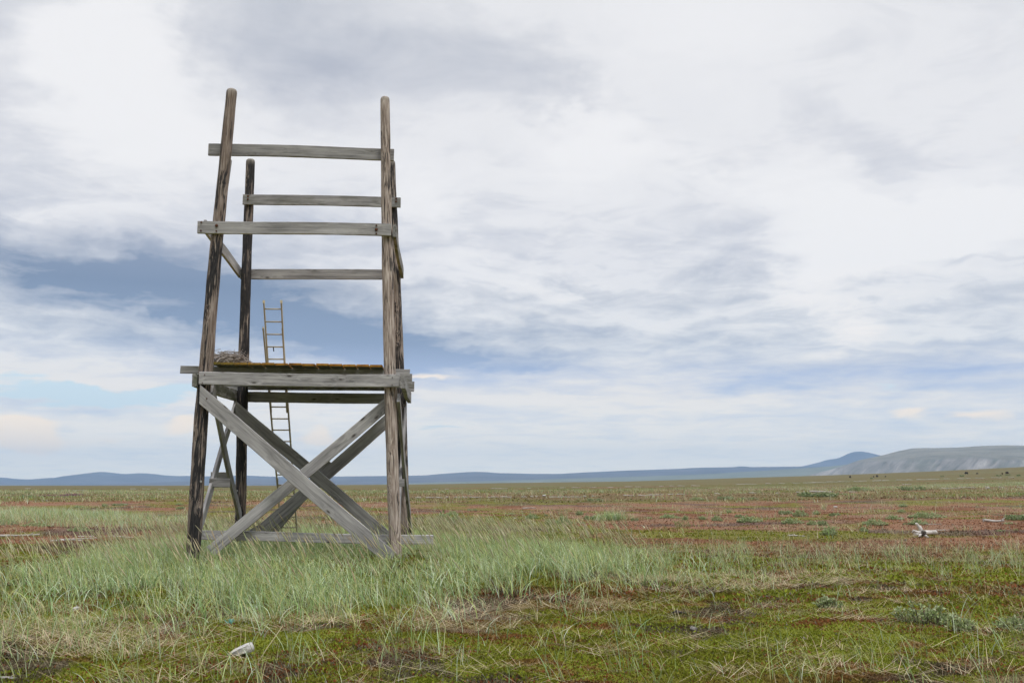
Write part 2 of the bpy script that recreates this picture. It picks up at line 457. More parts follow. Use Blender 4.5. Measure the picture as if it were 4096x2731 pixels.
# beams under the deck
fb = row('beam', 797, 1513.5, 1599, 1524, 51.2, YFL, YFR, -0.145, seed=8, bleach=0.30)
for X, Z in ((0.09, 0.06), (0.06, -0.07), (3.10, 0.055), (3.10, -0.065)): bolt(fb, X, Z, -1, 0.005)
row('beam', 948, 1588, 1625, 1593.5, 41.5, YBL, YBR, 0.135, seed=9, ua=985, ub=1585)
siderail('beam', 779, 1521, 15.95, 955, 1587.5, 19.50, 0.21, 0.075, seed=10, algae=0.8)
siderail('beam', 1611, 1525.5, 16.13, 1636, 1592, 19.62, 0.21, 0.075, seed=11, algae=0.25)

# joists across the side beams (their ends stick out at both sides)
J0L, J0R = at(722, 1480, 16.66), at(1639, 1492.5, 16.90)
jv = (J0R - J0L); jz0 = J0L.z
for i in range(5):
    o = NF * (i * 0.685)
    A = J0L + o + NS * (0.0 if i == 0 else 0.19); B = J0R + o + NS * (0.02 * (i % 2))
    plank('joist', tower, A, B, 0.128, 0.05, NF, seed=20 + i, algae=0.55 if i else 0.4)

# deck boards run front to back
dl = at(826, 1451.5, 16.20); dr = at(1531, 1462.5, 16.43)
nb = 13; du = (dr - dl) / nb
for i in range(nb):
    c = dl + du * (i + 0.5)
    w = du.length - 0.014
    if i == 0: c = dl + du * 0.72; w *= 0.56
    jit = random.uniform(-0.012, 0.012)
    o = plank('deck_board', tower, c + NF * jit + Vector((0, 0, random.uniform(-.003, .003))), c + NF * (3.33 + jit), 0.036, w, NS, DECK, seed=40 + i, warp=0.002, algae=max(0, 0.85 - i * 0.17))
# cross braces: front pair, rear pair, side pairs
fa = plank('brace', tower, at(799, 1579, lerpY(799, YFL, YFR) - 0.15), at(1566, 2233, lerpY(1566, YFL, YFR) - 0.15), 0.235, 0.05, NF, cut0=True, seed=60, bleach=0.15)
bolt(fa, 0.13, 0.03, -1, 0.007)
plank('brace', tower, at(845, 2205, 16.31), at(1572, 1597, 16.50), 0.19, 0.05, NF, seed=61, bleach=0.18, rust=0.9, rust_at=1.72)
plank('brace', tower, at(944, 1632, YBL - 0.145), at(1572, 2166, YBR - 0.145), 0.217, 0.05, NF, cut0=True, seed=62)
plank('brace', tower, at(1000, 2163, YBL + 0.14), at(1606, 1632, YBR + 0.14), 0.225, 0.05, NF, seed=63)
plank('brace', tower, at(1062, 2158, YBL + 0.22), at(1322, 1848, YBL + 0.26), 0.20, 0.05, NF, seed=64, algae=0.5)
plank('brace', tower, at(845, 1556, 16.20), at(968, 2110, 19.30), 0.19, 0.05, NS, seed=65, algae=0.3)
plank('brace', tower, at(944, 1610, 19.30), at(799, 2105, 16.25), 0.19, 0.05, NS, seed=66)
plank('brace', tower, at(1592, 1590, 16.3), at(1645, 2160, 19.45), 0.19, 0.05, NS, seed=67, algae=0.3)
plank('brace', tower, at(1622, 1625, 19.5), at(1590, 2140, 16.5), 0.19, 0.05, NS, seed=68)
# little shelf boards nailed into the side crosses
plank('cross_board', tower, at(843, 1898, 17.95), at(915, 1899, 18.05), 0.11, 0.05, NF, seed=70)
plank('cross_board', tower, at(838, 1928, 17.05), at(921, 1929, 17.12), 0.15, 0.05, NF, seed=71)
plank('cross_board', tower, at(1590, 1896, 17.95), at(1620, 1896, 18.0), 0.11, 0.05, NF, seed=72)
plank('cross_board', tower, at(1588, 1932, 17.05), at(1617, 1932, 17.1), 0.13, 0.05, NF, seed=73)
# the low board nailed across behind the front legs, and an offcut by the rear brace
plank('foot_board', tower, at(797, 2141, 16.44), at(1733, 2157, 16.70), 0.152, 0.05, NF, seed=75, warp=0.01, bleach=0.45)
plank('cleat', tower, at(985, 2134, 18.9), at(1040, 2104, 18.95), 0.07, 0.04, NF, seed=76)
# joist hanger plates and number tags on the posts
def plate(u, v, Y, w, h, mat, name):
    p = at(u, v, Y); mb = MB(); k = pxm(p)
    mb.tube([(0, 0, 0), (0, -0.006, 0), (0, -0.009, 0)], [w * k / 2, w * k / 2, w * k / 2.3], 14)
    link(name, mb.mesh(name), mat, tower, Matrix.Translation(p - tower.location) @ Matrix.Scale(h / w, 4, (0, 0, 1)))
plate(804, 1925, YFL - 0.118, 8, 9.5, ZINC, 'tag')
plate(949, 1962, YBL - 0.112, 5, 8, ZINC, 'tag')

# ------------------------------------------------------------------ ladder behind the tower
def ladY(v):
    z0 = at(1100, 1590, 19.75).z
    z = H + 19.7 * math.tan(PITCH - math.atan((v - CY) / F))
    return 19.75 - 0.36 * (z - z0)
def lp(u, v, d=0.0): return at(u, v, ladY(v) + d)
lb = lp(1155, 2165)
lad = thing('ladder', 'thin metal extension ladder leaning against the back of the timber tower', 'ladder', lb)
def ladpart(name, pts, r, mat=ALU, n=8, flat=1.0):
    mb = MB(); mb.tube([p - lb for p in pts], [r] * len(pts), n, flat=flat)
    return link(name, mb.mesh(name, n > 6), mat, lad)
def stile(pts, w=0.026, d=0.05):
    A, B = pts
    x = (B - A).normalized(); y = Vector((1, 0, 0)); y = (y - x * y.dot(x)).normalized(); z = x.cross(y)
    mb = MB(); M = Matrix((x, y, z)).transposed()
    mb.box((A + B) / 2 - lb, ((B - A).length, w, d), M)
    return link('stile', mb.mesh('stile'), ALU, lad)
stile((lp(1130, 2165), lp(1053, 1312))); stile((lp(1191, 2165), lp(1129.5, 1312)))
fl = stile((lp(1085, 1650, -0.055), lp(1055.5, 1209, -0.055)), 0.024, 0.045)
fr = stile((lp(1148, 1650, -0.055), lp(1125.5, 1209, -0.055)), 0.024, 0.045)
for u, v in ((1055.3, 1207), (1125.3, 1207)):
    p = lp(u, v, -0.055) - lb; mb = MB(); mb.box(p, (0.032, 0.052, 0.055)); link('end_cap', mb.mesh('end_cap'), CAP, lad)
for u, v in ((1052.8, 1312), (1130, 1312)):
    p = lp(u, v) - lb; mb = MB(); mb.tube([p + Vector((0, 0, -0.02)), p + Vector((0, 0, 0.03))], [0.024, 0.004], 4); link('end_cap', mb.mesh('end_cap'), CAP, lad)
for i, v in enumerate((1235.7, 1286.6, 1337, 1387, 1436, 1486, 1535, 1581, 1627, 1674, 1719, 1764.5, 1809.5, 1852.5, 1898, 1939, 1981, 2024, 2066, 2108)):
    d = -0.055 if v < 1640 else 0.0
    if v < 1640: ul, ur = np.interp(v, (1209, 1650), (1055.5, 1085)), np.interp(v, (1209, 1650), (1125.5, 1148))
    else: ul, ur = np.interp(v, (1312, 2165), (1053, 1130)), np.interp(v, (1312, 2165), (1129.5, 1191))
    ladpart('rung', [lp(ul, v, d), lp(ur, v + 0.5, d)], 0.0135)
p0 = lp(1093.5, 1389, -0.06); p1 = lp(1094.5, 1401, -0.07)
ladpart('strap', [p0 + Vector((0, 0, 0.02)), p0, p1, p1 + Vector((0.004, 0, -0.02))], 0.011, DARKM)
ladpart('latch', [lp(1111, 1912, -0.03), lp(1112, 1948, -0.03)], 0.011, ALU)

# ------------------------------------------------------------------ nest of sticks on the deck
nc = at(917, 1449, 16.72); nc.z = dl.z + 0.022
mb = MB(); rr = random.Random(11)
for i in range(620):
    a = rr.uniform(0, 6.283); R_ = 0.30 * math.sqrt(rr.uniform(0.02, 1.0)); zz = rr.uniform(0.0, 1.0) ** 1.1 * 0.23 * max(0.10, 1 - (R_ / 0.36) ** 2.2)
    c = Vector((math.cos(a) * R_ * 1.08, math.sin(a) * R_ * 0.95, zz + 0.012))
    t = a + math.pi / 2 + rr.uniform(-0.9, 0.9); L = rr.uniform(0.10, 0.34) * (1 if R_ < 0.2 else 0.8)
    d = Vector((math.cos(t), math.sin(t), rr.uniform(-0.25, 0.35))).normalized()
    q = Vector((rr.uniform(-1, 1), rr.uniform(-1, 1), rr.uniform(-.6, 1))) * L * 0.14
    pts = [c - d * L / 2, c + q * 0.7, c + q * 0.5 + d * L * 0.22, c + d * L / 2]
    pts = [Vector((p.x, p.y, max(p.z, 0.006))) for p in pts]
    r = rr.uniform(0.003, 0.0075)
    mb.tube(pts, [r, r, r * 0.8, r * 0.4], 5, 0.1, seed=i)
for dx, dz, sw in ((-0.30, -0.36, 0.05), (-0.27, -0.2, -0.03), (-0.25, -0.17, 0.02), (-0.20, -0.12, 0.05), (-0.32, -0.1, -0.04), (-0.10, -0.15, -0.05)):
    yb = -0.47
    mb.tube([(dx + 0.12, -0.25, 0.11), (dx + 0.06, -0.40, 0.07), (dx + 0.01, yb, -0.02), (dx - 0.01 + sw * 0.4, yb - 0.01, dz * 0.6), (dx + sw, yb - 0.02, dz)], [0.008, 0.008, 0.007, 0.006, 0.004], 6, 0.1)
for k in range(14):
    a = rr.uniform(0.3, 2.9); s = Vector((rr.uniform(-.3, .3), rr.uniform(-.2, .2), 0.16))
    mb.tube([s, s + Vector((rr.uniform(-.08, .08), 0, 0.06)), s + Vector((rr.uniform(-.16, .16), 0, 0.10))], [0.004, 0.0035, 0.002], 5)
nest = link('nest', mb.mesh('nest', True), STICK, None, Matrix.Translation(nc))
tag(nest, 'large nest of dry grey sticks on the corner of the tower deck', 'nest')

# ------------------------------------------------------------------ ground cover colours (real colours of moss, heath, litter)
def cover(x, y):
    """-> colour (n,3) and the share of green in the cover"""
    r = np.hypot(x, y)
    wx = x + 3 * (fbm(x * .13, y * .13 + 40, 3) - .5); wy = y + 3 * (fbm(x * .13 + 70, y * .13, 3) - .5)
    g1 = fbm(wx * 0.55 + 2, wy * 0.55, 4); g2 = fbm(wx * 1.7 + 30, wy * 1.7, 4); g3 = fbm(x * 6 + 3, y * 6, 3)
    moss = np.array((0.150, 0.165, 0.018)); olive = np.array((0.135, 0.125, 0.020)); red = np.array((0.150, 0.068, 0.028))
    soil = np.array((0.070, 0.052, 0.042)); litter = np.array((0.21, 0.165, 0.115)); heath = np.array((0.205, 0.108, 0.064))
    pale = np.array((0.165, 0.178, 0.088)); brown = np.array((0.135, 0.088, 0.046)); far = np.array((0.108, 0.098, 0.030))
    def lay(c, n, w): return c * (1 - w[:, None]) + n * w[:, None]
    n = len(x)
    c = np.tile(moss, (n, 1))
    c = lay(c, olive, sst(.42, .62, g1) * .8)
    c = lay(c, red, sst(.54, .68, g2 * .65 + g3 * .35) * .8)
    c = lay(c, red * 0.85, sst(.62, .70, g1) * .5)
    c = lay(c, soil, sst(.60, .70, fbm(wx * 1.1 + 9, wy * 1.1 + 5, 4)) * .8)
    c = lay(c, litter, sst(.60, .74, fbm(wx * 0.9 + 50, wy * 1.5 + 5, 4)) * .55)
    # heath belt
    s = fbm(x * 0.05, y * 0.06 + 3, 4); s2 = fbm(x * 0.26 + 11, y * 0.24, 4); s3 = fbm(x * .9 + 11, y * 1.1, 3)
    yy = y + 16 * (s - .5) + 5.0 * (s2 - .5)
    m = np.tile(heath, (n, 1)); m = lay(m, heath * np.array((.72, .62, .55)), sst(.48, .66, s2))
    m = lay(m, np.array((0.130, 0.130, 0.024)), sst(.45, .56, fbm(x * .19 + 5, y * .17 + 50, 4) * .7 + s3 * .3) * .9)
    m = lay(m, np.array((0.205, 0.130, 0.088)), sst(.50, .68, fbm(x * .33 + 25, y * .3 + 50, 4)) * .6)
    m = lay(m, np.array((0.085, 0.062, 0.055)), sst(.62, .70, fbm(x * .16 + 77, y * .3 + 50, 3)) * .7)
    c = lay(c, m, sst(19.0, 25, yy))
    # plain beyond
    d = y / 60.0
    f1 = fbm(x * .012 + 5, y * .022, 4); f2 = fbm(x * .03 + 9, y * .05, 4); f3 = fbm(x * .12 + 2, y * .12, 3)
    q = np.tile(far, (n, 1)); q = lay(q, pale, sst(.46, .64, f1) * .7); q = lay(q, brown, sst(.50, .62, f2) * .75)
    q = lay(q, np.array((.085, .105, .026)), sst(.55, .66, fbm(x * .02 + 60, y * .045, 4)) * .8)
    q = lay(q, heath, sst(.60, .72, f3) * .4)
    t = np.clip(sst(74, 96, yy + 22 * (f2 - .5)), 0, 1)
    c = lay(c, q, t)
    c = lay(c, np.array((.118, .100, .044)), sst(200, 420, r) * .75)
    return c

# ------------------------------------------------------------------ ground sheet
azs = np.concatenate([np.radians(np.arange(-46, 46.01, 0.125)), np.radians(np.arange(49, 313, 4.0))])
rs = [0.6, 1.2, 2.0, 3.0]
while rs[-1] < R0: rs.append(rs[-1] * 1.0105)
rs += [R0 * 1.03, R0 * 1.1, R0 * 1.25, R0 * 1.6, R0 * 2.2, 2500, 4000, 7000, 10000, 13400]
rs = np.array(rs)
A_, R_ = np.meshgrid(azs, rs)
gx, gy = (R_ * np.sin(A_)).ravel(), (R_ * np.cos(A_)).ravel()
gz = terrain(gx, gy)
GV = np.stack([gx, gy, gz], 1)
na, nr = len(azs), len(rs)
ii, jj = np.meshgrid(np.arange(nr - 1), np.arange(na), indexing='ij'); ii = ii.ravel(); jj = jj.ravel(); j2 = (jj + 1) % na
GF = np.stack([ii * na + jj, (ii + 1) * na + jj, (ii + 1) * na + j2, ii * na + j2], 1)[:, ::-1]
GC = cover(gx, gy)
me = mesh_np('ground', GV, GF, True, GC)
m, nt, b = newmat('tundra ground'); g = NT(nt)
a = g.n('ShaderNodeAttribute', attribute_name='Col'); tc = g.n('ShaderNodeTexCoord'); P = tc.outputs['Object']
n1 = g.noise(P, 55, 4, 0.65); n2 = g.noise(P, 9, 5, 0.65); n3 = g.noise(g.mapping(P, (1, 1.6, 1)), 1.3, 5, 0.65)
hs = g.n('ShaderNodeHueSaturation'); g.l(a.outputs['Color'], hs.inputs['Color'])
g.l(g.math('ADD', g.map(n1, .25, .75, .62, 1.35, False), g.math('MULTIPLY', g.math('SUBTRACT', n3, .5), .55)), hs.inputs['Value'])
col = g.mix(g.math('MULTIPLY', g.map(n2, .55, .70), .45), hs.outputs[0], (0.21, 0.155, 0.10))
col = g.mix(g.math('MULTIPLY', g.map(g.noise(P, 26, 4, 0.7), .58, .70), .40), col, (0.06, 0.043, 0.03))
g.l(col, b.inputs['Base Color']); b.inputs['Roughness'].default_value = 0.95; b.inputs['Specular IOR Level'].default_value = 0.1
g.bump(g.math('ADD', g.math('MULTIPLY', n1, .5), n2), b, 0.7, 0.04)
tag(link('ground', me, m), kind='structure')

# ------------------------------------------------------------------ hills
def hill(name, tab, dist, front, back, material, shape, seed, relief=0.02, nd=60, da=0.10, base=-9):
    us = [t[0] for t in tab]; vs = [t[1] for t in tab]
    uu = np.arange(us[0], us[-1] + 1, F * math.radians(da))
    az = np.arctan((uu - CX) / F)
    ridge = np.interp(uu, us, vs)
    k = 5; ker = np.exp(-np.linspace(-1.6, 1.6, 2 * k + 1) ** 2); ker /= ker.sum()
    ridge = np.convolve(np.pad(ridge, k, mode='edge'), ker, mode='valid')
    top = H + (VH - ridge) / F * dist - base
    ts = np.concatenate([np.linspace(0, 1, nd), 1 + np.linspace(0.06, 1, 14)])
    V = np.zeros((len(ts), len(az), 3))
    for i, t in enumerate(ts):
        if t <= 1: y = dist - front * (1 - t); s = np.interp(t, shape[0], shape[1])
        else: y = dist + back * (t - 1); s = 1 - sst(0, 1, t - 1)
        yy = np.full(len(az), y) + front * 0.05 * (fbm(az * 60 + seed, np.full(len(az), 3.0), 3) - .5)
        x = np.tan(az) * dist * (yy / dist) ** 0.35
        w = 0 if t >= 1 else math.sin(math.pi * min(1, t)) ** 0.7
        z = base + np.maximum(top, 4) * s
        z = z + w * relief * np.maximum(top, 4) * (fbm(x / front * 7 + seed, np.full(len(az), t * 3.0 + seed), 5, .55) - .5) * 2
        V[i] = np.stack([x, yy, z], 1)
    nr_, na_ = V.shape[:2]
    I, J = np.meshgrid(np.arange(nr_ - 1), np.arange(na_ - 1), indexing='ij'); I = I.ravel(); J = J.ravel()
    Fq = np.stack([I * na_ + J, I * na_ + J + 1, (I + 1) * na_ + J + 1, (I + 1) * na_ + J], 1)
    me = mesh_np(name, V.reshape(-1, 3), Fq, True)
    return tag(link(name, me, material), kind='structure')

def hill_mat(name, stops, scale):
    m, nt, b = newmat(name); g = NT(nt); tc = g.n('ShaderNodeTexCoord')
    n = g.noise(g.mapping(tc.outputs['Object'], (1, 1, 2.2)), scale, 6, 0.6)
    g.l(g.ramp(n, stops), b.inputs['Base Color']); b.inputs['Roughness'].default_value = 0.95
    return m
HM_BLUE = hill_mat('distant heath hills', [(0.35, (0.045, 0.042, 0.045)), (0.65, (0.105, 0.095, 0.095))], 0.0022)
HM_MID = hill_mat('distant green slope', [(0.35, (0.10, 0.115, 0.08)), (0.65, (0.15, 0.16, 0.12))], 0.003)

def rock_mat():
    m, nt, b = newmat('scree hill'); g = NT(nt); tc = g.n('ShaderNodeTexCoord'); P = tc.outputs['Object']
    sep = g.n('ShaderNodeSeparateXYZ'); g.l(P, sep.inputs[0])
    edge = g.math('ADD', 92.0, g.math('MULTIPLY', g.math('SUBTRACT', g.noise(g.mapping(P, (1, 0, 0)), 0.008, 3), .5), 40.0))
    edge = g.math('SUBTRACT', edge, g.map(sep.outputs[0], 1500, 2100, 0, 40, False))
    k = g.math('SUBTRACT', sep.outputs[2], edge)
    screefac = g.map(k, 8, -8)
    gl = g.n('ShaderNodeCombineXYZ')
    lat = g.math('MULTIPLY', g.math('ARCTAN2', sep.outputs[0], sep.outputs[1]), 3600.0)      # along the hill front
    g.l(g.math('ADD', g.math('MULTIPLY', lat, .026), g.math('MULTIPLY', sep.outputs[2], -.020)), gl.inputs[0])
    g.l(g.math('MULTIPLY', sep.outputs[2], .012), gl.inputs[1])
    st = g.noise(gl.outputs[0], 1, 6, 0.68, 0.3, True)
    scree = g.ramp(st, [(0.32, (0.062, 0.070, 0.055)), (0.43, (0.132, 0.130, 0.116)), (0.53, (0.175, 0.168, 0.157)), (0.66, (0.26, 0.248, 0.233)), (0.80, (0.36, 0.345, 0.33))])
    veg = g.ramp(g.noise(g.mapping(P, (0.004, 0.004, 0.02)), 1, 5, 0.6), [(0.35, (0.120, 0.122, 0.100)), (0.6, (0.185, 0.178, 0.150)), (0.75, (0.23, 0.215, 0.19))])
    gn = g.map(g.noise(g.vec('MULTIPLY', gl.outputs[0], (.30, .6, 1)), 1, 4, .6, 0, True), 0.52, 0.66)
    scree = g.mix(g.math('MULTIPLY', gn, 0.6), scree, (0.085, 0.098, 0.075))
    ledge = g.math('MULTIPLY', g.map(g.math('ABSOLUTE', g.math('SUBTRACT', k, 14.0)), 5, 2), g.map(g.noise(g.mapping(P, (1, .3, 0)), 0.012, 4), .5, .58))
    col = g.mix(screefac, veg, scree)
    col = g.mix(g.math('MULTIPLY', ledge, 0.7), col, (0.075, 0.08, 0.07))
    g.l(col, b.inputs['Base Color']); b.inputs['Roughness'].default_value = 0.95
    g.bump(st, b, 0.8, 8.0)
    return m
smooth_shape = ([0, .25, .5, .75, 1], [0, .12, .40, .78, 1])
hill('hills', [(-500, 1915), (-200, 1903), (0, 1908), (50, 1910), (62, 1913.5), (126, 1917), (180, 1915), (226, 1909), (268, 1914), (306, 1902.5), (337, 1895), (383, 1890), (409, 1886), (459, 1890), (505, 1896), (536, 1895), (566, 1891), (612, 1894), (670, 1900.5), (719, 1904), (765, 1902.5), (838, 1905), (900, 1903.5), (985, 1901), (1100, 1906), (1300, 1908), (1500, 1912), (1700, 1918), (1900, 1926)], 12000, 2600, 900, HM_BLUE, smooth_shape, 3, 0.05)
hill('hills', [(700, 1926), (1000, 1912), (1300, 1906), (1636, 1902), (1703, 1901), (1791, 1893), (1891, 1887), (1929, 1887), (1998, 1892), (2136, 1894.6), (2228, 1895), (2289, 1892), (2365, 1888), (2500, 1882), (2668, 1876.6), (2783, 1871), (2924, 1868.6), (3050, 1867.5), (3204, 1866), (3400, 1866), (3600, 1868)], 10500, 3600, 800, HM_BLUE, ([0, .3, .6, 1], [0, .22, .58, 1]), 8, 0.04)
hill('hills', [(2850, 1880), (2924, 1868.6), (2966, 1864), (2997, 1868.6), (3100, 1878), (3150, 1878), (3204, 1864), (3257, 1853), (3303, 1838), (3341, 1836), (3360, 1828.6), (3394, 1809.5), (3429, 1806), (3451, 1807.5), (3489, 1816), (3512, 1822), (3600, 1838), (3750, 1850), (3900, 1870)], 12600, 1900, 600, HM_BLUE, smooth_shape, 13, 0.05)
hill('hills', [(1500, 1937), (1800, 1926), (2100, 1919), (2400, 1910), (2668, 1902), (2860, 1894), (3090, 1880), (3300, 1867), (3450, 1850), (3700, 1840), (3900, 1850)], 6800, 2400, 700, HM_MID, ([0, 1], [0, 1]), 21, 0.02)
hill('hills', [(3150, 1912), (3230, 1899), (3268, 1889.5), (3318, 1878), (3383, 1859), (3436, 1839), (3486, 1830), (3524, 1821), (3581, 1806), (3638, 1795), (3695, 1793), (3771, 1792.5), (3848, 1790), (3924, 1785), (4000, 1783), (4096, 1784), (4250, 1786), (4500, 1800), (4800, 1840)], 4300, 1500, 700, rock_mat(), ([0, .06, .40, .52, .75, 1], [0, .04, .62, .69, .86, 1]), 31, 0.025, 90, 0.04)

# ------------------------------------------------------------------ grass
def poly_xy(pts): return np.array([tuple(ground(u, v))[:2] for u, v in pts])
def inside(poly, x, y):
    c = np.zeros(len(x), bool); n = len(poly)
    for i in range(n):
        x1, y1 = poly[i]; x2, y2 = poly[(i + 1) % n]
        s = ((y1 > y) != (y2 > y)) & (x < (x2 - x1) * (y - y1) / (y2 - y1 + 1e-12) + x1)
        c ^= s
    return c
def sample(poly, n, jit=0.3):
    lo, hi = poly.min(0) - jit, poly.max(0) + jit
    out = []
    while sum(len(o) for o in out) < n:
        p = rng.uniform(lo, hi, (n, 2))
        q = p + rng.normal(0, jit, (n, 2))
        out.append(p[inside(poly, q[:, 0], q[:, 1])])
    return np.concatenate(out)[:n]

class Blades:
    def __init__(s): s.V = []; s.Fq = []; s.Cc = []; s.nv = 0
    def add(s, V, Fq, Cc): s.V.append(V.reshape(-1, 3)); s.Fq.append(Fq.reshape(-1, 4) + s.nv); s.Cc.append(Cc.reshape(-1, 3)); s.nv += V.size // 3
    def ribbon(s, xy, h, w, ang, lean, bend, col, k=5, zoff=-0.01, tip=0.12, tipcol=None):
        """curved tapering blades: lean and bend are fractions of the length"""
        n = len(xy); z = terrain(xy[:, 0], xy[:, 1]) + zoff
        t = np.linspace(0, 1, k)[None, :]
        d = np.stack([np.cos(ang), np.sin(ang)], 1)
        out = h[:, None] * (lean[:, None] * t + bend[:, None] * t ** 2.2)
        up = h[:, None] * (t * np.sqrt(np.clip(1 - lean ** 2, .05, 1))[:, None] - 0.55 * bend[:, None] ** 1.5 * t ** 2.6)
        cen = np.zeros((n, k, 3)); cen[..., 0] = xy[:, 0, None] + d[:, 0, None] * out; cen[..., 1] = xy[:, 1, None] + d[:, 1, None] * out; cen[..., 2] = z[:, None] + up
        sa = ang + math.pi / 2 + rng.normal(0, .7, n)
        sv = np.stack([np.cos(sa), np.sin(sa), rng.normal(0, .15, n)], 1)[:, None, :]
        wd = w[:, None] * np.clip(1 - t ** 1.6 * (1 - tip), 0, 1) * (0.65 + 0.35 * np.minimum(1, t * 5)) * .5
        V = np.stack([cen - sv * wd[..., None], cen + sv * wd[..., None]], 2)
        base = (np.arange(n) * k * 2)[:, None]; i = np.arange(k - 1)[None, :] * 2
        Fq = np.stack([base + i, base + i + 1, base + i + 3, base + i + 2], 2)
        cc = np.repeat(np.repeat(col[:, None, None, :], k, 1), 2, 2)
        if tipcol is not None:
            tt = (t ** 1.5)[..., None, None]; cc = cc * (1 - tt) + np.repeat(np.repeat(tipcol[:, None, None, :], k, 1), 2, 2) * tt
        s.add(V, Fq, cc)
        return cen
    def spike(s, p0, p1, r, col, n=5, k=4):
        m = len(p0); t = np.linspace(0, 1, k); prof = np.interp(t, [0, .25, .6, 1], [.35, 1, .85, .12])
        ax = p1 - p0; ax /= np.linalg.norm(ax, axis=1, keepdims=True) + 1e-9
        a = np.cross(ax, np.array([0.3, 1, .1])); a /= np.linalg.norm(a, axis=1, keepdims=True); b_ = np.cross(ax, a)
        q = np.linspace(0, 2 * math.pi, n, endpoint=False)
        c = p0[:, None, None, :] + (p1 - p0)[:, None, None, :] * t[None, :, None, None]
        rad = r[:, None, None, None] * prof[None, :, None, None]
        V = c + rad * (a[:, None, None, :] * np.cos(q)[None, None, :, None] + b_[:, None, None, :] * np.sin(q)[None, None, :, None])
        base = (np.arange(m) * k * n)[:, None, None]; I = np.arange(k - 1)[None, :, None] * n; J = np.arange(n)[None, None, :]; J2 = (J + 1) % n
        Fq = np.stack([base + I + J, base + I + J2, base + I + n + J2, base + I + n + J], 3)
        s.add(V, Fq, np.broadcast_to(col[:, None, None, :], V.shape).copy())
    def build(s, name, mat, smooth=True):
        me = mesh_np(name, np.concatenate(s.V), np.concatenate(s.Fq), smooth, np.concatenate(s.Cc))
        return link(name, me, mat)

def pick(cols, n, p=None, jit=0.14):
    c = np.array(cols)[rng.choice(len(cols), n, p=p)]
    return c * rng.normal(1, jit, (n, 1)).clip(.6, 1.5) * rng.normal(1, .04, (n, 3))
G_BLUE = [(0.320, 0.425, 0.200), (0.410, 0.500, 0.300), (0.180, 0.290, 0.095), (0.390, 0.455, 0.165), (0.530, 0.620, 0.460), (0.270, 0.380, 0.175), (0.45, 0.44, 0.21)]
G_TALL = [(0.310, 0.365, 0.125), (0.265, 0.335, 0.125), (0.340, 0.370, 0.165)]
G_STRAW = [(0.50, 0.41, 0.25), (0.42, 0.34, 0.21), (0.58, 0.50, 0.34), (0.34, 0.25, 0.15)]
HEAD = [(0.46, 0.44, 0.25), (0.52, 0.47, 0.31), (0.42, 0.43, 0.22), (0.42, 0.35, 0.22)]

dense = poly_xy([(-250, 2330), (0, 2300), (300, 2272), (600, 2225), (800, 2150), (1000, 2125), (1400, 2120), (1680, 2145), (1950, 2172), (2300, 2200), (2560, 2245), (2720, 2300), (2600, 2335), (2300, 2395), (2000, 2440), (1700, 2475), (1300, 2500), (900, 2490), (500, 2462), (150, 2425), (-100, 2430), (-300, 2450)])
core = poly_xy([(420, 2225), (800, 2165), (1400, 2135), (1900, 2185), (2250, 2230), (2300, 2310), (1900, 2370), (1300, 2440), (900, 2440), (550, 2390), (330, 2310)])
gr = Blades()
def low(xy):
    """the stand is short and beaten down among the tower legs"""
    return 1 - .48 * np.exp(-np.abs((xy[:, 0] + 2.9) / 2.9) ** 4 - np.abs((xy[:, 1] - 15.9) / 2.3) ** 4)
def tall(poly, n, hmin, hmax, jit):
    xy = sample(poly, n, jit)
    den = fbm(xy[:, 0] * .7 + 3, xy[:, 1] * .7, 3) * .6 + fbm(xy[:, 0] * 2.6 + 3, xy[:, 1] * 2.6, 2) * .4
    xy = xy[rng.random(n) < sst(.30, .52, den)]
    n = len(xy); hs_ = 0.75 + 0.5 * fbm(xy[:, 0] * .5 + 31, xy[:, 1] * .5, 3)
    h = rng.uniform(hmin, hmax, n) * hs_ * low(xy)
    ang = np.where(rng.random(n) < .5, rng.normal(math.pi, .9, n), rng.uniform(0, 6.28, n))
    col = pick(G_BLUE, n); tip = col * np.array((1.15, 1.10, 1.0))
    gr.ribbon(xy, h, rng.uniform(.006, .014, n), ang, rng.uniform(.02, .42, n), rng.uniform(.05, 1.0, n) ** 1.2, col, 6, tipcol=tip)
tall(dense, 32000, .18, .42, .6)
tall(core, 30000, .24, .48, .35)
tall(dense, 5000, .12, .34, 1.1)
def heads(poly, n, hmin, hmax, jit, hl=(.11, .19)):
    xy = sample(poly, n, jit); h = rng.uniform(hmin, hmax, n) * low(xy) ** .5
    ang = rng.normal(math.pi * .97, .45, n)
    cen = gr.ribbon(xy, h, rng.uniform(.0045, .0065, n), ang, rng.uniform(.10, .32, n), rng.uniform(.02, .20, n), pick(G_TALL, n), 5, tip=.6)
    p0 = cen[:, -1]; d = p0 - cen[:, -2]; d /= np.linalg.norm(d, axis=1, keepdims=True)
    d = d + np.stack([np.cos(ang) * .18, np.sin(ang) * .1, np.full(n, -.06)], 1)
    gr.spike(p0 - d * .02, p0 + d * rng.uniform(hl[0], hl[1], n)[:, None], rng.uniform(.006, .0095, n), pick(HEAD, n))
heads(dense, 900, .36, .60, .3); heads(core, 800, .44, .70, .3)
west = poly_xy([(-200, 2320), (0, 2310), (400, 2275), (760, 2215), (780, 2300), (500, 2360), (0, 2390), (-200, 2400)])
heads(west, 260, .38, .58, .2)
east = poly_xy([(1650, 2170), (2000, 2180), (2350, 2205), (2600, 2255), (2500, 2290), (2100, 2290), (1650, 2280)])
heads(east, 700, .42, .66, .2)

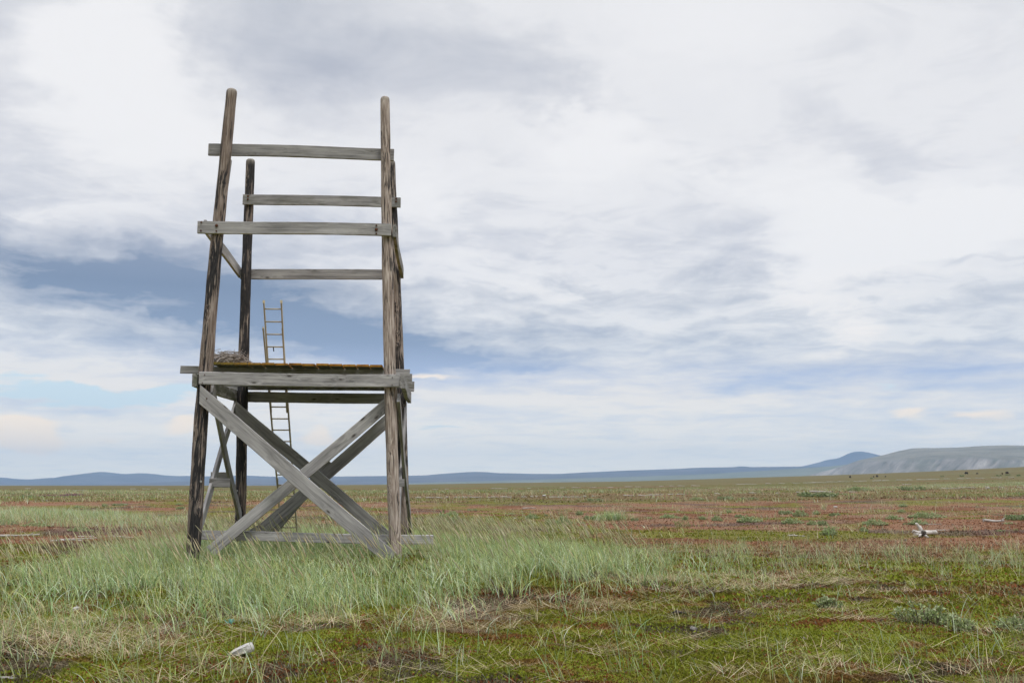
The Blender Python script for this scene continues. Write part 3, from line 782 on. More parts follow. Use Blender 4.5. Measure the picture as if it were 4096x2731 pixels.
def clumps(B, poly, nc, per, spread, hmin, hmax, cols, jit=.3, w=(.005, .009), straw=.25, bendmax=.6):
    c = sample(poly, nc, jit); m = rng.poisson(per, nc); idx = np.repeat(np.arange(nc), m)
    xy = c[idx] + rng.normal(0, spread, (len(idx), 2)); n = len(xy)
    sc_ = rng.uniform(.7, 1.25, nc)[idx]
    col = pick(cols, n); st = rng.random(n) < straw; col[st] = pick(G_STRAW, int(st.sum()))
    h = rng.uniform(hmin, hmax, n) * sc_
    ang = np.where(rng.random(n) < .45, rng.normal(math.pi, 1., n), rng.uniform(0, 6.28, n))
    B.ribbon(xy, h, rng.uniform(w[0], w[1], n), ang, rng.uniform(.02, .45, n), rng.uniform(.03, bendmax, n), col, 6)
fore = poly_xy([(-300, 2440), (500, 2480), (1300, 2510), (2300, 2420), (3000, 2350), (4300, 2330), (4500, 2800), (-500, 2800)])
clumps(gr, fore, 105, 6, .08, .10, .28, G_BLUE + G_TALL, straw=.22)
clumps(gr, fore, 300, 1.4, .10, .10, .36, G_BLUE + G_TALL, straw=.15)
near = poly_xy([(-300, 2590), (1500, 2600), (2300, 2560), (4400, 2540), (4500, 2800), (-500, 2800)])
clumps(gr, near, 75, 7, .05, .16, .42, G_BLUE + G_TALL, straw=.12, w=(.0045, .009))
nw = poly_xy([(-300, 2430), (300, 2440), (700, 2480), (900, 2560), (500, 2640), (-400, 2640)])
clumps(gr, nw, 110, 7, .08, .15, .36, G_BLUE + G_TALL, straw=.2)
right = poly_xy([(2350, 2200), (2700, 2190), (3200, 2175), (3600, 2195), (4000, 2190), (4300, 2170), (4300, 2300), (3900, 2320), (3500, 2300), (3000, 2325), (2600, 2345), (2350, 2330)])
clumps(gr, right, 260, 16, .085, .14, .36, G_BLUE, straw=.2)
clumps(gr, right, 220, 2, .2, .2, .42, G_TALL + HEAD, straw=.3)
rfar = poly_xy([(2350, 2170), (4300, 2130), (4300, 2200), (2350, 2215)])
clumps(gr, rfar, 70, 9, .2, .12, .34, G_BLUE + G_STRAW, straw=.4)
lmid = poly_xy([(-200, 2075), (250, 2055), (550, 2075), (900, 2090), (1300, 2105), (1200, 2140), (800, 2140), (650, 2120), (200, 2105), (-200, 2095)])
clumps(gr, lmid, 420, 18, .35, .22, .48, G_BLUE, straw=.25, w=(.010, .016))
lstripe = poly_xy([(-200, 2056), (150, 2052), (380, 2062), (520, 2070), (380, 2080), (150, 2072), (-200, 2066)])
clumps(gr, lstripe, 330, 20, .5, .25, .5, G_BLUE, straw=.15, w=(.014, .022))
lfar = poly_xy([(-200, 2120), (300, 2110), (700, 2130), (800, 2180), (500, 2220), (-200, 2270)])
clumps(gr, lfar, 80, 9, .2, .10, .24, G_BLUE + HEAD, straw=.35)
mid = poly_xy([(-300, 2030), (4400, 2000), (4400, 2150), (2400, 2170), (1600, 2120), (-300, 2120)])
clumps(gr, mid, 460, 12, .22, .14, .36, G_BLUE + HEAD, straw=.45, w=(.012, .02))
midfar = poly_xy([(-300, 1962), (1800, 1962), (4400, 1925), (4400, 2000), (2400, 2010), (-300, 2016)])
clumps(gr, midfar, 1500, 12, .8, .22, .55, G_BLUE + HEAD, straw=.3, w=(.03, .05))
tag(gr.build('grass', GRASS), 'blue green lyme grass with pale seed heads, thickest around the tower legs', 'grass', kind='stuff')

# dead straw lying on the ground
st = Blades()
def litter(poly, nc, per, spread, jit=.3, L=(.10, .34), sp=.55):
    c = sample(poly, nc, jit); m = rng.poisson(per, nc); idx = np.repeat(np.arange(nc), m)
    main = np.where(rng.random(nc) < .6, rng.choice([0, math.pi], nc) + rng.normal(0, .5, nc), rng.uniform(0, 6.28, nc))
    xy = c[idx] + np.stack([rng.normal(0, spread * 1.8, len(idx)), rng.normal(0, spread * .8, len(idx))], 1)
    n = len(xy); ang = main[idx] + rng.normal(0, sp, n) + np.where(rng.random(n) < .3, math.pi, 0)
    h = rng.uniform(L[0], L[1], n)
    st.ribbon(xy, h, rng.uniform(.0025, .0052, n), ang, rng.uniform(.93, .995, n), rng.uniform(-.02, .10, n).clip(0), pick(G_STRAW, n), 5, zoff=rng.uniform(.004, .028, n), tip=.5)
litter(fore, 60, 40, .09, L=(.08, .26), sp=.6)
litter(fore, 70, 14, .10)
litter(fore, 260, 2, .12, L=(.06, .2))
litter(near, 30, 34, .09, L=(.08, .24), sp=.6)
edge = poly_xy([(1500, 2470), (2100, 2400), (2600, 2310), (3100, 2300), (3500, 2310), (3300, 2350), (2700, 2390), (2100, 2460), (1600, 2530), (1000, 2530), (600, 2500)])
litter(edge, 90, 50, .11, sp=.4)
litter(right, 80, 26, .16); litter(nw, 80, 32, .13); litter(dense, 300, 12, .15)
litter(mid, 160, 9, .25, L=(.12, .35)); litter(lfar, 90, 14, .2)
tag(st.build('dead_straw', STRAW), 'bleached dead grass straw lying in tangled swathes on the moss', 'dead grass', kind='stuff')

# moss, crowberry and heath tufts: small leaves standing on the ground sheet
def tufts(n, r0, r1, hmin, hmax, amax=44):
    u = rng.random(n); r = r0 * (r1 / r0) ** u; az = np.radians(rng.uniform(-amax, amax, n))
    x, y = r * np.sin(az), r * np.cos(az)
    base_ = cover(x, y); g_ = fbm(x * 4.1, y * 4.1, 3)
    hh = rng.uniform(hmin, hmax, n) * (.5 + fbm(x * 1.9 + 8, y * 1.9, 3))
    red = rng.random(n) < .34 * sst(.42, .62, fbm(x * 1.3 + 40, y * 1.3, 3)) + .05
    col = base_ * rng.normal(1.12, .22, (n, 1)).clip(.5, 1.8) * np.where(r > 24, 1.3, 1.0)[:, None]
    red &= r < 24
    col[red] = np.array((0.185, 0.062, 0.024)) * rng.normal(1, .25, (int(red.sum()), 1)).clip(.4, 1.7)
    gre = rng.random(n) < .35 * (base_[:, 1] > base_[:, 0] * .85)
    col[gre] = np.array((0.185, 0.215, 0.020)) * rng.normal(1, .18, (int(gre.sum()), 1)).clip(.5, 1.6)
    gry = rng.random(n) < .02
    col[gry] = np.array((0.20, 0.17, 0.14))
    z = terrain(x, y) - .004
    a = rng.uniform(0, 6.28, n); w = hh * rng.uniform(.22, .5, n) * np.where(r > 80, 2.2, np.where(r > 24, 1.3, 1.0))
    l = rng.normal(0, .5, (n, 2)) * hh[:, None]
    p = np.stack([x, y, z], 1); s = np.stack([np.cos(a) * w, np.sin(a) * w, np.zeros(n)], 1)
    top = p + np.stack([l[:, 0], l[:, 1], hh], 1)
    mid_ = p + np.stack([l[:, 0] * .4, l[:, 1] * .4, hh * .55], 1)
    V = np.stack([p, mid_ + s, top, mid_ - s], 1)
    return V, col
Vs, Cs = [], []
for args in ((470000, 6.0, 14.0, .008, .028), (200000, 13.0, 28.0, .015, .05), (115000, 26.0, 75.0, .015, .05), (62000, 24.0, 90.0, .025, .065), (43000, 85.0, 330.0, .035, .12)):
    V, c = tufts(*args); Vs.append(V.reshape(-1, 3)); Cs.append(np.repeat(c, 4, 0))
V = np.concatenate(Vs); me = mesh_np('moss', V, np.arange(len(V)).reshape(-1, 4), False, np.concatenate(Cs))
tag(link('moss', me, MOSS), 'low moss and reddish crowberry heath carpeting the ground', 'ground cover', kind='stuff')

# ------------------------------------------------------------------ shrubs
W_GREEN = [(0.280, 0.350, 0.155), (0.350, 0.410, 0.215), (0.230, 0.295, 0.110), (0.410, 0.450, 0.275)]
W_DARK = [(0.150, 0.215, 0.080), (0.21, 0.265, 0.125), (0.265, 0.315, 0.185)]
W_YEL = [(0.30, 0.32, 0.13), (0.24, 0.25, 0.095), (0.36, 0.34, 0.19)]
def shrub_mesh(seed, nstem, w, d, h, nleaf, ls, cols):
    """low willow: leaning stems carrying many small leaves -> foliage mesh, stem mesh"""
    r = np.random.default_rng(seed); B = MB(); V = []; Cc = []
    for i in range(nstem):
        a = r.uniform(0, 6.28); q = math.sqrt(r.random()); x0, y0 = math.cos(a) * q * w * .42, math.sin(a) * q * d * .42
        hh = h * (1 - .55 * q ** 2) * r.uniform(.55, 1.1) * (0.6 + 0.8 * vnoise(np.array(x0 * 3 / max(w, .1) + seed), np.array(y0 * 3 / max(w, .1))))
        lx, ly = x0 * .25 + r.normal(0, .25) * hh - .15 * hh, y0 * .25 + r.normal(0, .25) * hh
        p = [Vector((x0, y0, -.03)), Vector((x0 + lx * .4, y0 + ly * .4, hh * .55)), Vector((x0 + lx, y0 + ly, hh))]
        B.tube(p, [.006, .004, .002], 4)
        for k in range(nleaf):
            t = r.uniform(.12, 1.0); c = (p[0] * (1 - t) ** 2 + p[1] * 2 * t * (1 - t) + p[2] * t * t)
            az, el = r.uniform(0, 6.28), r.uniform(-.1, 1.15)
            dr = Vector((math.cos(az) * math.cos(el), math.sin(az) * math.cos(el), math.sin(el)))
            sd = dr.cross(Vector((r.normal(), r.normal(), r.normal()))).normalized()
            L = ls * r.uniform(.6, 1.3); m_ = c + dr * L * .5
            V += [c, m_ + sd * L * .27, c + dr * L, m_ - sd * L * .27]
            cc = np.array(cols[r.integers(len(cols))]) * r.normal(1, .15); Cc += [cc] * 4
    V = np.array([tuple(v) for v in V])
    return mesh_np('foliage', V, np.arange(len(V)).reshape(-1, 4), False, np.array(Cc).clip(0.01, .6)), B.mesh('stem')
TWIG = simple_mat('shrub twig', (0.06, 0.045, 0.035), (0.14, 0.11, 0.085), 30, 0.9)
# big shrubs near the camera: foliage and stems as parts
def big_shrub(u, v, wpx, hpx, label, seed, cols, nstem, nleaf):
    p = ground(u, v); k = pxm(p)
    t = thing('willow_shrub', label, 'shrub', p, 'willow shrubs on the heath')
    fo, stm = shrub_mesh(seed, nstem, wpx * k, wpx * k * .6, hpx * k, nleaf, .042, cols)
    link('foliage', fo, LEAF, t); link('stem', stm, TWIG, t)
big_shrub(3690, 2490, 230, 85, 'largest grey-green willow shrub, spreading in the right foreground moss', 101, W_GREEN, 44, 17)
big_shrub(3845, 2525, 110, 75, 'bushy grey-green willow shrub with dry twigs, just right of the largest foreground shrub', 102, W_GREEN, 22, 16)
big_shrub(4075, 2520, 190, 62, 'dark low willow shrub cut off by the right edge of the foreground', 103, W_GREEN, 26, 16)
big_shrub(3318, 2425, 120, 38, 'small pale green shrub behind a tuft of grass and straw in the foreground', 104, W_GREEN, 22, 16)

VAR = []
for q, (cols, wd, hh, nst, nl, ls) in enumerate(((W_GREEN, 1, .30, 90, 15, .07), (W_GREEN + W_DARK, 1, .22, 90, 15, .065), (W_GREEN, 1, .55, 70, 18, .09), (W_YEL, 1, .38, 46, 13, .06), (W_DARK, 1, .28, 60, 13, .06))):
    fo, stm = shrub_mesh(200 + q, nst, wd, wd * .75, hh, nl, ls, cols)
    fo.materials.append(LEAF); VAR.append((fo, hh))
SH = [  # u, v(base), width px, height px, kind, label
 (1799, 2097, 156, 42, 0, 'broad pale green shrub on red heath just right of the tower legs'),
 (1730, 2116, 38, 18, 1, 'small shrub in front of the broad one right of the tower'),
 (1810, 2057, 55, 14, 0, 'low oval shrub behind the broad one right of the tower'),
 (1890, 2040, 48, 9, 4, 'dark flat green shrub past the oval one right of the tower'),
 (2044, 2058, 36, 9, 0, 'tiny pale shrub alone on the red heath beyond the tall grass'),
 (2132, 2073, 60, 18, 0, 'feathery pale shrub centred on the red heath beyond the tall grass'),
 (2184, 2062, 24, 9, 4, 'tiny round shrub right of the feathery one on the heath'),
 (2319, 2059, 38, 17, 2, 'small rounded shrub topped with dry straw on the red heath'),
 (2201, 2096, 38, 24, 2, 'dark tufty shrub rising behind the tips of the tall grass'),
 (2258, 2098, 64, 34, 0, 'bright green shrub with upright shoots behind the tall grass'),
 (2331, 2094, 30, 10, 0, 'little bright shrub between tall grass and the long grey shrub'),
 (2368, 2077, 72, 18, 1, 'long grey-green shrub left of the large lyme grass tussock'),
 (2538, 2082, 36, 17, 4, 'dark round shrub right of the large lyme grass tussock'),
 (2599, 2075, 36, 9, 0, 'thin pale shrub on heath in the middle of the plain'),
 (2683, 2073, 88, 17, 0, 'long low shrub in two lobes on the middle heath'),
 (2741, 2078, 34, 18, 2, 'upright green shrub at the end of the two-lobed one'),
 (2733, 2107, 74, 30, 3, 'yellowish shrub mixed with dead stems in the middle heath'),
 (2809, 2077, 34, 16, 2, 'small upright shrub with a pale top, midway across the heath'),
 (2869, 2083, 46, 22, 0, 'bright bushy shrub of middle size, centre right of the heath'),
 (2955, 2068, 46, 13, 1, 'flat grey shrub behind the long shrub on the right heath'),
 (2917, 2050, 24, 14, 2, 'little round shrub furthest back on the middle heath'),
 (3001, 2088, 106, 24, 0, 'long ragged shrub on red heath right of the picture centre'),
 (3142, 2057, 60, 18, 1, 'rounded grey shrub below the reddish bank on the right'),
 (3204, 2064, 60, 24, 0, 'loose pale shrub beside the rounded grey one below the bank'),
 (3265, 2057, 36, 16, 2, 'small bushy shrub third in the row below the bank'),
 (3174, 2094, 90, 22, 0, 'long bright green shrub on heath above the short driftwood stick'),
 (3252, 2097, 46, 16, 0, 'middling shrub between the long bright one and the round one'),
 (3290, 2099, 50, 20, 1, 'soft grey shrub just behind the tall round bush'),
 (3317, 2140, 68, 38, 2, 'tall round grey-green bush standing alone left of the stump'),
 (3340, 2062, 52, 14, 1, 'dark spreading shrub near the white block on the heath'),
 (3505, 2098, 96, 22, 0, 'sparse wide shrub between the round bush and the stump'),
 (3456, 2124, 38, 18, 0, 'small shrub low on the heath left of the stump'),
 (3580, 2077, 76, 17, 0, 'flat green shrub behind the upright root of the stump'),
 (3624, 2098, 34, 14, 4, 'small dark shrub touching the left side of the stump root'),
 (3676, 2096, 74, 20, 0, 'pale shrub directly behind the stump'),
 (3713, 2071, 146, 22, 0, 'long bright shrub stretched out beyond the stump'),
 (3606, 2048, 40, 13, 0, 'small fresh shrub beneath a patch of taller green, far behind the stump'),
 (3610, 2026, 42, 14, 2, 'rounded green shrub furthest behind the stump'),
 (4067, 2078, 104, 24, 1, 'large grey-green shrub above the driftwood log at the right edge'),
 (4006, 2124, 44, 8, 0, 'low sprig at the right, below the short driftwood log'),
 (4042, 2096, 64, 9, 0, 'thin green shrub in front of the driftwood log at the right edge'),
 (4062, 2123, 36, 14, 3, 'yellowish tuft-like shrub near the right edge of the heath'),
 (3270, 1986, 170, 20, 1, 'long green willow mound in front of a large grey log'),
 (3655, 1960, 110, 20, 4, 'dark willow thicket crowning a rise on the right plain'),
 (3440, 1961, 100, 14, 0, 'pale willow thicket left of the dark one on the right plain'),
 (3487, 1914, 34, 7, 4, 'dark flat bush near three musk oxen on the far plain'),
 (3847, 1905, 26, 8, 4, 'small dark bush in front of the widest musk ox'),
 (3997, 1903, 28, 7, 4, 'low dark bush left of the pair of musk oxen at right'),
 (4030, 1900, 26, 6, 4, 'dark bush directly beneath the rightmost musk ox'),
 (4075, 1903, 36, 8, 4, 'dark bush at the right edge of the far plain'),
 (3770, 1906, 30, 5, 4, 'thin dark bush on the far plain left of the widest musk ox'),
 (30, 2098, 78, 24, 0, 'thick green shrub at the left edge behind the long white log'),
 (325, 2124, 96, 18, 0, 'wide pale shrub just above the curved driftwood pole'),
 (419, 2024, 34, 10, 0, 'small bright shrub on the red heath left of the tower'),
 (478, 2021, 72, 9, 1, 'flat grey shrub right of the small bright one, left of the tower'),
 (320, 2030, 52, 8, 0, 'thin straggling shrub on the red heath at left'),
 (512, 2093, 100, 14, 1, 'low long shrub in grass midway between left edge and tower'),
 (150, 2105, 120, 16, 0, 'low straggling shrub spreading right of the thick left edge shrub'),
 (107, 1968, 34, 6, 4, 'dark far bush at the left, the smaller and farther of two'),
 (104, 1984, 52, 8, 4, 'dark far bush at the left, the wider and nearer of two'),
 (719, 2019, 36, 8, 0, 'small shrub seen just left of the front left tower leg'),
 (722, 2034, 56, 9, 1, 'grey shrub just left of the front left tower leg, nearer of two'),
 (2900, 1996, 70, 13, 1, 'green willow patch on the bank right of the picture centre'),
 (2995, 1996, 76, 10, 4, 'darker willow strip right along the same green bank'),
 (2790, 1998, 60, 10, 0, 'pale willow patch at the left end of the green bank'),
 (2380, 2002, 70, 13, 4, 'dark willow patch on the grassy bank above the tall grass end')]
for i, (u, v, w, h, kd, label) in enumerate(SH):
    p = ground(u, v); k = pxm(p); fo, hh = VAR[kd]
    o = bpy.data.objects.new('willow_shrub', fo); C.objects.link(o); o.location = p - Vector((0, 0, .02))
    o.rotation_euler.z = (i * 2.4) % 6.28 if w < 60 else (0.25 * math.sin(i))
    o.scale = (w * k, min(w * k, 1.6 * h * k + .5), max(1.05 * h * k, .06) / hh)
    tag(o, label, 'shrub', 'willow shrubs on the heath')

# lyme grass tussock on the heath
def tussock(u, v, w, h, label, n, cols, seed):
    p = ground(u, v); k = pxm(p); Bq = Blades(); rq = np.random.default_rng(seed)
    xy = np.stack([p.x + rq.normal(0, w * k * .24, n), p.y + rq.normal(0, w * k * .16, n)], 1)
    Bq.ribbon(xy, rq.uniform(.5, 1.15, n) * h * k, rq.uniform(.012, .022, n), rq.uniform(0, 6.28, n), rq.uniform(.05, .5, n), rq.uniform(.05, .7, n), pick(cols, n), 5)
    V = np.concatenate(Bq.V) - np.array(p); o = link('grass_tussock', mesh_np('grass_tussock', V, np.concatenate(Bq.Fq), True, np.concatenate(Bq.Cc)), GRASS)
    o.location = p; tag(o, label, 'grass tussock')
tussock(2440, 2080, 125, 40, 'large arching lyme grass tussock on the red heath beyond the tall grass', 700, G_BLUE, 1)
tussock(3295, 2038, 26, 34, 'thin straw-pale grass tussock left of the white block', 60, G_STRAW + G_BLUE, 2)
tussock(2460, 2052, 90, 40, 'stand of dry straw stems behind the large tussock', 160, G_STRAW, 3)

# pink flower patches far left
def flowers(u, v, w, n, label, seed):
    p = ground(u, v); k = pxm(p); Bq = Blades(); rq = np.random.default_rng(seed)
    xy = np.stack([p.x + rq.uniform(-.5, .5, n) * w * k, p.y + rq.normal(0, .8, n)], 1)
    h = rq.uniform(.15, .32, n); cen = Bq.ribbon(xy, h, np.full(n, .02), rq.uniform(0, 6.28, n), np.full(n, .1), np.full(n, .05), pick(G_BLUE, n), 4)
    p0 = cen[:, -1]; Bq.spike(p0 - np.array((0, 0, .05)), p0 + np.array((0, 0, .09)), np.full(n, .045), pick([(0.26, 0.12, 0.18), (0.30, 0.17, 0.22), (0.20, 0.10, 0.13)], n))
    V = np.concatenate(Bq.V) - np.array(p); o = link('flower_patch', mesh_np('flower_patch', V, np.concatenate(Bq.Fq), True, np.concatenate(Bq.Cc)), LEAF)
    o.location = p; tag(o, label, 'flowers', 'pink flower patches', 'stuff')
flowers(284, 1986, 66, 70, 'dense patch of pink flowers on the plain left of the tower', 1)
flowers(215, 1988, 80, 24, 'sparse pink flowers just left of the dense pink patch', 2)

# ------------------------------------------------------------------ driftwood
def log_mesh(seed, n=10, bend=.06, stump=False):
    r = random.Random(seed); mb = MB(); k = 12
    pts = [(-.5 + i / k, bend * math.sin(3.1 * i / k + r.uniform(-.2, .2)), 0.5 + .15 * math.sin(5 * i / k + seed)) for i in range(k + 1)]
    rad = [.5 * (1 - .45 * i / k) * r.uniform(.88, 1.1) for i in range(k + 1)]
    return pts, rad
def drift(u, v, lpx, tpx, label, group=None, name='driftwood_log', rot=0.0, seed=0, tilt=0.0, bend=.05, lift=0, mat=None):
    """a bleached log lying on the ground, its length seen as lpx"""
    p = ground(u, v); k = pxm(p); L, T = lpx * k / max(.3, math.cos(rot)), max(tpx * k, .03)
    pts, rad = log_mesh(seed, bend=bend); mb = MB()
    mb.tube([(x * L, y * L, (z - .12) * T + x * L * tilt) for x, y, z in pts], [q * T for q in rad], 9, .16, seed=seed)
    rr = random.Random(seed)
    if rr.random() < .5:
        x = rr.uniform(-.3, .4) * L; mb.tube([(x, 0, T * .5), (x + T * .5, 0, T * .9), (x + T * 1.1, 0, T * 1.3)], [T * .2, T * .14, T * .08], 6, .15, seed=seed)
    o = link(name, mb.mesh(name, True), mat or DRIFT, None, Matrix.Translation(p + Vector((0, 0, lift))) @ Matrix.Rotation(rot, 4, 'Z'))
    return tag(o, label, 'driftwood', group)
drift(62, 2146, 150, 12, 'long white driftwood log running off the left edge in the grass', rot=.55, seed=1, tilt=.03)
drift(298, 2164, 150, 8, 'grey driftwood pole, lower of the crossed sticks left of the tower', rot=-.35, seed=2, tilt=-.02)
drift(325, 2166, 95, 7, 'pale driftwood stick lying across the grey pole left of the tower', rot=.8, seed=3, lift=.06)
drift(262, 2164, 120, 9, 'dark grey half-buried driftwood at the left of the crossed sticks', rot=.08, seed=4)
drift(372, 2147, 125, 6, 'thin tapering driftwood pole end, left of the thicker bent pole', rot=-.12, seed=5, bend=-.03)
drift(488, 2151, 135, 10, 'thicker bent white driftwood pole just left of the front left leg', rot=-.45, seed=6, bend=-.05)
drift(3186, 2145, 68, 8, 'short pale driftwood stick in the grass edge left of the stump', seed=7)
drift(3975, 2087, 76, 14, 'short split driftwood log with a ragged end near the right edge', rot=-.2, seed=8)
drift(3775, 2121, 64, 5, 'slender bent driftwood branch right behind the stump trunk', rot=-.15, seed=9, bend=.08)
drift(3735, 2098, 60, 5, 'thin brown driftwood stick behind the stump', rot=-.2, seed=10, mat=STICK)
drift(2118, 2033, 56, 5, 'thin grey driftwood piece on red heath beyond the tall grass', seed=11)
drift(25, 2718, 75, 9, 'pale stick lying in the bottom left corner', rot=.15, seed=12)
lineA = [(190,448,60),(320,446,100),(410,447,70),(600,443,60),(700,441,90),(800,442,120),(930,445,60),(990,440,80),(1110,440,120),(1300,440,60),(1400,437,80),(1600,440,90),(1700,440,120),(1820,440,150),(2025,432,40)]
lA = [(1600 + x / 2.613, 1820 + y / 2.613, w / 2.613) for x, y, w in lineA]
lA += [(2400 + x / 2.613, 1820 + y / 2.613, w / 2.613) for x, y, w in [(300,425,110),(460,423,120),(590,418,150),(740,412,60),(840,412,100),(1225,406,60),(2070,390,40)]]
for i, (u, v, w) in enumerate(lA):
    drift(u, v, w, 4.5, 'bleached log in the nearer strandline of driftwood right of the tower', 'driftwood in the nearer strandline', seed=30 + i, rot=.1 * math.sin(i * 2.2), bend=.03 * math.sin(i))
lineB = [(3200 + x / 2.625, 1760 + y / 2.625, w / 2.625) for x, y, w in [(100,450,130),(200,446,150),(350,440,150),(460,437,130),(600,434,80),(660,432,80),(800,428,80),(900,425,70),(1070,420,120),(1150,417,60),(1280,414,110),(1400,411,130),(1540,407,60),(1690,405,80),(1770,402,50),(1890,400,100),(2030,395,40),(2090,395,60),(2220,394,60)]]
lineB += [(2400 + x / 2.613, 1820 + y / 2.613, w / 2.613) for x, y, w in [(1540,305,230),(1760,298,60),(1900,297,60),(2050,293,80),(400,332,60),(300,331,80),(640,325,40),(750,323,50),(850,322,70),(1000,320,90)]]
lineB += [(1600 + x / 2.613, 1820 + y / 2.613, w / 2.613) for x, y, w in [(1040,350,180),(1350,347,40),(1700,342,60),(1840,340,90),(2020,338,70),(2200,336,60),(370,357,60),(490,356,40)]]
for i, (u, v, w) in enumerate(lineB):
    drift(u, v, w, 2.6, 'thin pale driftwood piece in the farthest strandline across the plain', 'driftwood in the farthest strandline', seed=80 + i, bend=.02 * math.sin(i))
for i, (x, y, w) in enumerate([(290,455,60),(830,473,150),(1400,459,80),(1530,459,90),(1700,460,90)]):
    drift(x / 2.613, 1780 + y / 2.613, w / 2.613, 2.4, 'faint pale driftwood streak on the plain left of the tower', 'driftwood left of the tower', seed=130 + i)
SINGLE = [(3012, 1972, 32, 5, 'bright white log lying alone right of the picture centre, beyond the green bank'),
 (3283, 1968, 90, 7, 'large grey driftwood log with stubs behind the long green willow mound'),
 (3265, 1969, 24, 3, 'small white piece just in front of the large grey log'),
 (3413, 1967, 36, 3.5, 'thin pale log right of the large grey log'),
 (3627, 1937, 34, 3, 'pale log alone on bare brown plain below the musk oxen'),
 (3800, 1953, 70, 3.5, 'long thin pale log left of the grey root at far right'),
 (3868, 1951, 76, 4, 'pale crooked log just left of the grey root at far right'),
 (4004, 1948, 24, 3.5, 'short pale log right of the grey root at far right'),
 (4083, 1949, 30, 3, 'pale log touching the right edge, mid plain')]
for i, (u, v, w, t, lab) in enumerate(SINGLE): drift(u, v, w, t, lab, seed=150 + i, rot=.1 * math.sin(i))
def root(u, v, wpx, hpx, label, seed, mat=DRIFT, grp=None):
    """a small upturned root: knobbly body with prongs"""
    p = ground(u, v); k = pxm(p); w, h = wpx * k, hpx * k; mb = MB(); r = random.Random(seed)
    mb.tube([(-w * .4, 0, h * .2), (-w * .1, 0, h * .35), (w * .2, 0, h * .4), (w * .45, 0, h * .2)], [h * .18, h * .32, h * .34, h * .12], 9, .25, seed=seed)
    for q in range(4):
        a = r.uniform(-1.2, 1.2); mb.tube([(0, 0, h * .35), (math.sin(a) * w * .25, r.uniform(-.1, .1) * w, h * .7), (math.sin(a) * w * .4, r.uniform(-.2, .2) * w, h * r.uniform(.7, 1.05))], [h * .16, h * .1, h * .04], 6, .2, seed=q)
    o = link('driftwood_root', mb.mesh('driftwood_root', True), mat, None, Matrix.Translation(p)); tag(o, label, 'driftwood', grp)
root(1676, 1992, 20, 8, 'gnarled pale root at the near end of the strandline beside the rear right leg', 1)
root(1787, 1990, 16, 7, 'pale humped root among the strandline logs right of the tower', 2)
root(2338, 1987, 18, 7, 'grey upturned root at the right end of the nearer strandline', 3)
root(3950, 1954, 24, 11, 'dark grey upturned root on the plain at far right', 4)
root(3108, 1973, 18, 5, 'grey rounded root between the white log and the large grey log', 5)
root(3521, 1922, 9, 5, 'pale upright root in the farthest strandline beneath the musk oxen', 6)
root(2748, 1982, 16, 4, 'dark little root at the end of the white logs near the picture centre', 7)
def block(u, v, wpx, hpx, label, seed, name='driftwood_block', mat=PALE, cat='driftwood'):
    """weathered angular lump"""
    p = ground(u, v); k = pxm(p); w, h = wpx * k, hpx * k; mb = MB()
    mb.tube([(-w * .5, 0, h * .42), (-w * .42, 0, h * .44), (0, .05 * w, h * .46), (w * .4, 0, h * .5), (w * .5, 0, h * .5)], [h * .36, h * .48, h * .52, h * .5, h * .36], 8, .14, seed=seed)
    tag(link(name, mb.mesh(name, False), mat, None, Matrix.Translation(p) @ Matrix.Rotation(.2 * seed, 4, 'Z')), label, cat)
block(3342, 2030, 16, 7, 'white block of driftwood lying alone on the red heath', 1)
block(2176, 1986, 13, 9, 'bright white upright block in the nearer strandline', 2)
block(373, 2048, 7, 5, 'tiny white lump on the red heath left of the tower', 3)
block(2059, 2074, 10, 4, 'small white chip behind the tall grass tips', 4)
block(2716, 2042, 6, 4, 'tiny white lump on the middle heath', 5)
block(3215, 1967, 12, 4, 'small white block left of the large grey log', 6)
block(303, 2440, 34, 15, 'whitish flat lump at the foot of the grass, left foreground', 7)
block(257, 2490, 22, 11, 'small pale brown lump in straw, left foreground', 8, mat=DRIFT)
block(337, 2493, 15, 12, 'small white chip right of the pale brown lump, left foreground', 9)
block(2775, 2522, 34, 18, 'grey weathered lump on bare soil, right of centre foreground', 10, mat=GREYSTONE)

# the bleached stump with its upturned root plate
stump_at = ground(3690, 2148); sk = pxm(stump_at)
def S(u, v, dy=0.0): return Vector(((u - 3690) * sk, dy, (2148 - v) * sk))
stt = thing('driftwood_stump', 'bleached white tree stump with upturned roots lying on red heath at right', 'driftwood', stump_at)
mb = MB()
mb.tube([S(3693, 2129, .02), S(3710, 2130, .05), S(3735, 2129, .10), S(3754, 2129, .15), S(3755.5, 2129, .155)], [10.5 * sk, 9.2 * sk, 8.2 * sk, 8.0 * sk, 6.5 * sk], 16, .05, seed=1)
link('trunk', mb.mesh('trunk', True), STUMP, stt)
mb = MB()
mb.tube([S(3684, 2132, -.05), S(3682, 2119, -.05), S(3676, 2106, -.04), S(3669, 2096, -.03), S(3664, 2092, -.03)], [8 * sk, 6.5 * sk, 5.2 * sk, 5.0 * sk, 3.0 * sk], 12, .07, seed=2)
mb.tube([S(3689, 2126, 0), S(3687, 2112, .02), S(3684, 2102, .03)], [7 * sk, 5 * sk, 3 * sk], 10, .08, seed=3)
mb.tube([S(3685, 2130, -.06), S(3668, 2127, -.10), S(3655, 2124, -.12), S(3649, 2120, -.12), S(3642, 2128, -.12)], [7 * sk, 5.2 * sk, 5.2 * sk, 3.6 * sk, 1.6 * sk], 10, .1, seed=4)
mb.tube([S(3670, 2134, -.12), S(3658, 2137, -.16), S(3643, 2138, -.17)], [3.5 * sk, 2.2 * sk, 1.2 * sk], 8, .1, seed=5)
mb.tube([S(3668, 2131, -.13), S(3655, 2133, -.15), S(3646, 2129, -.16)], [3 * sk, 2 * sk, 1.0 * sk], 8, .1, seed=6)
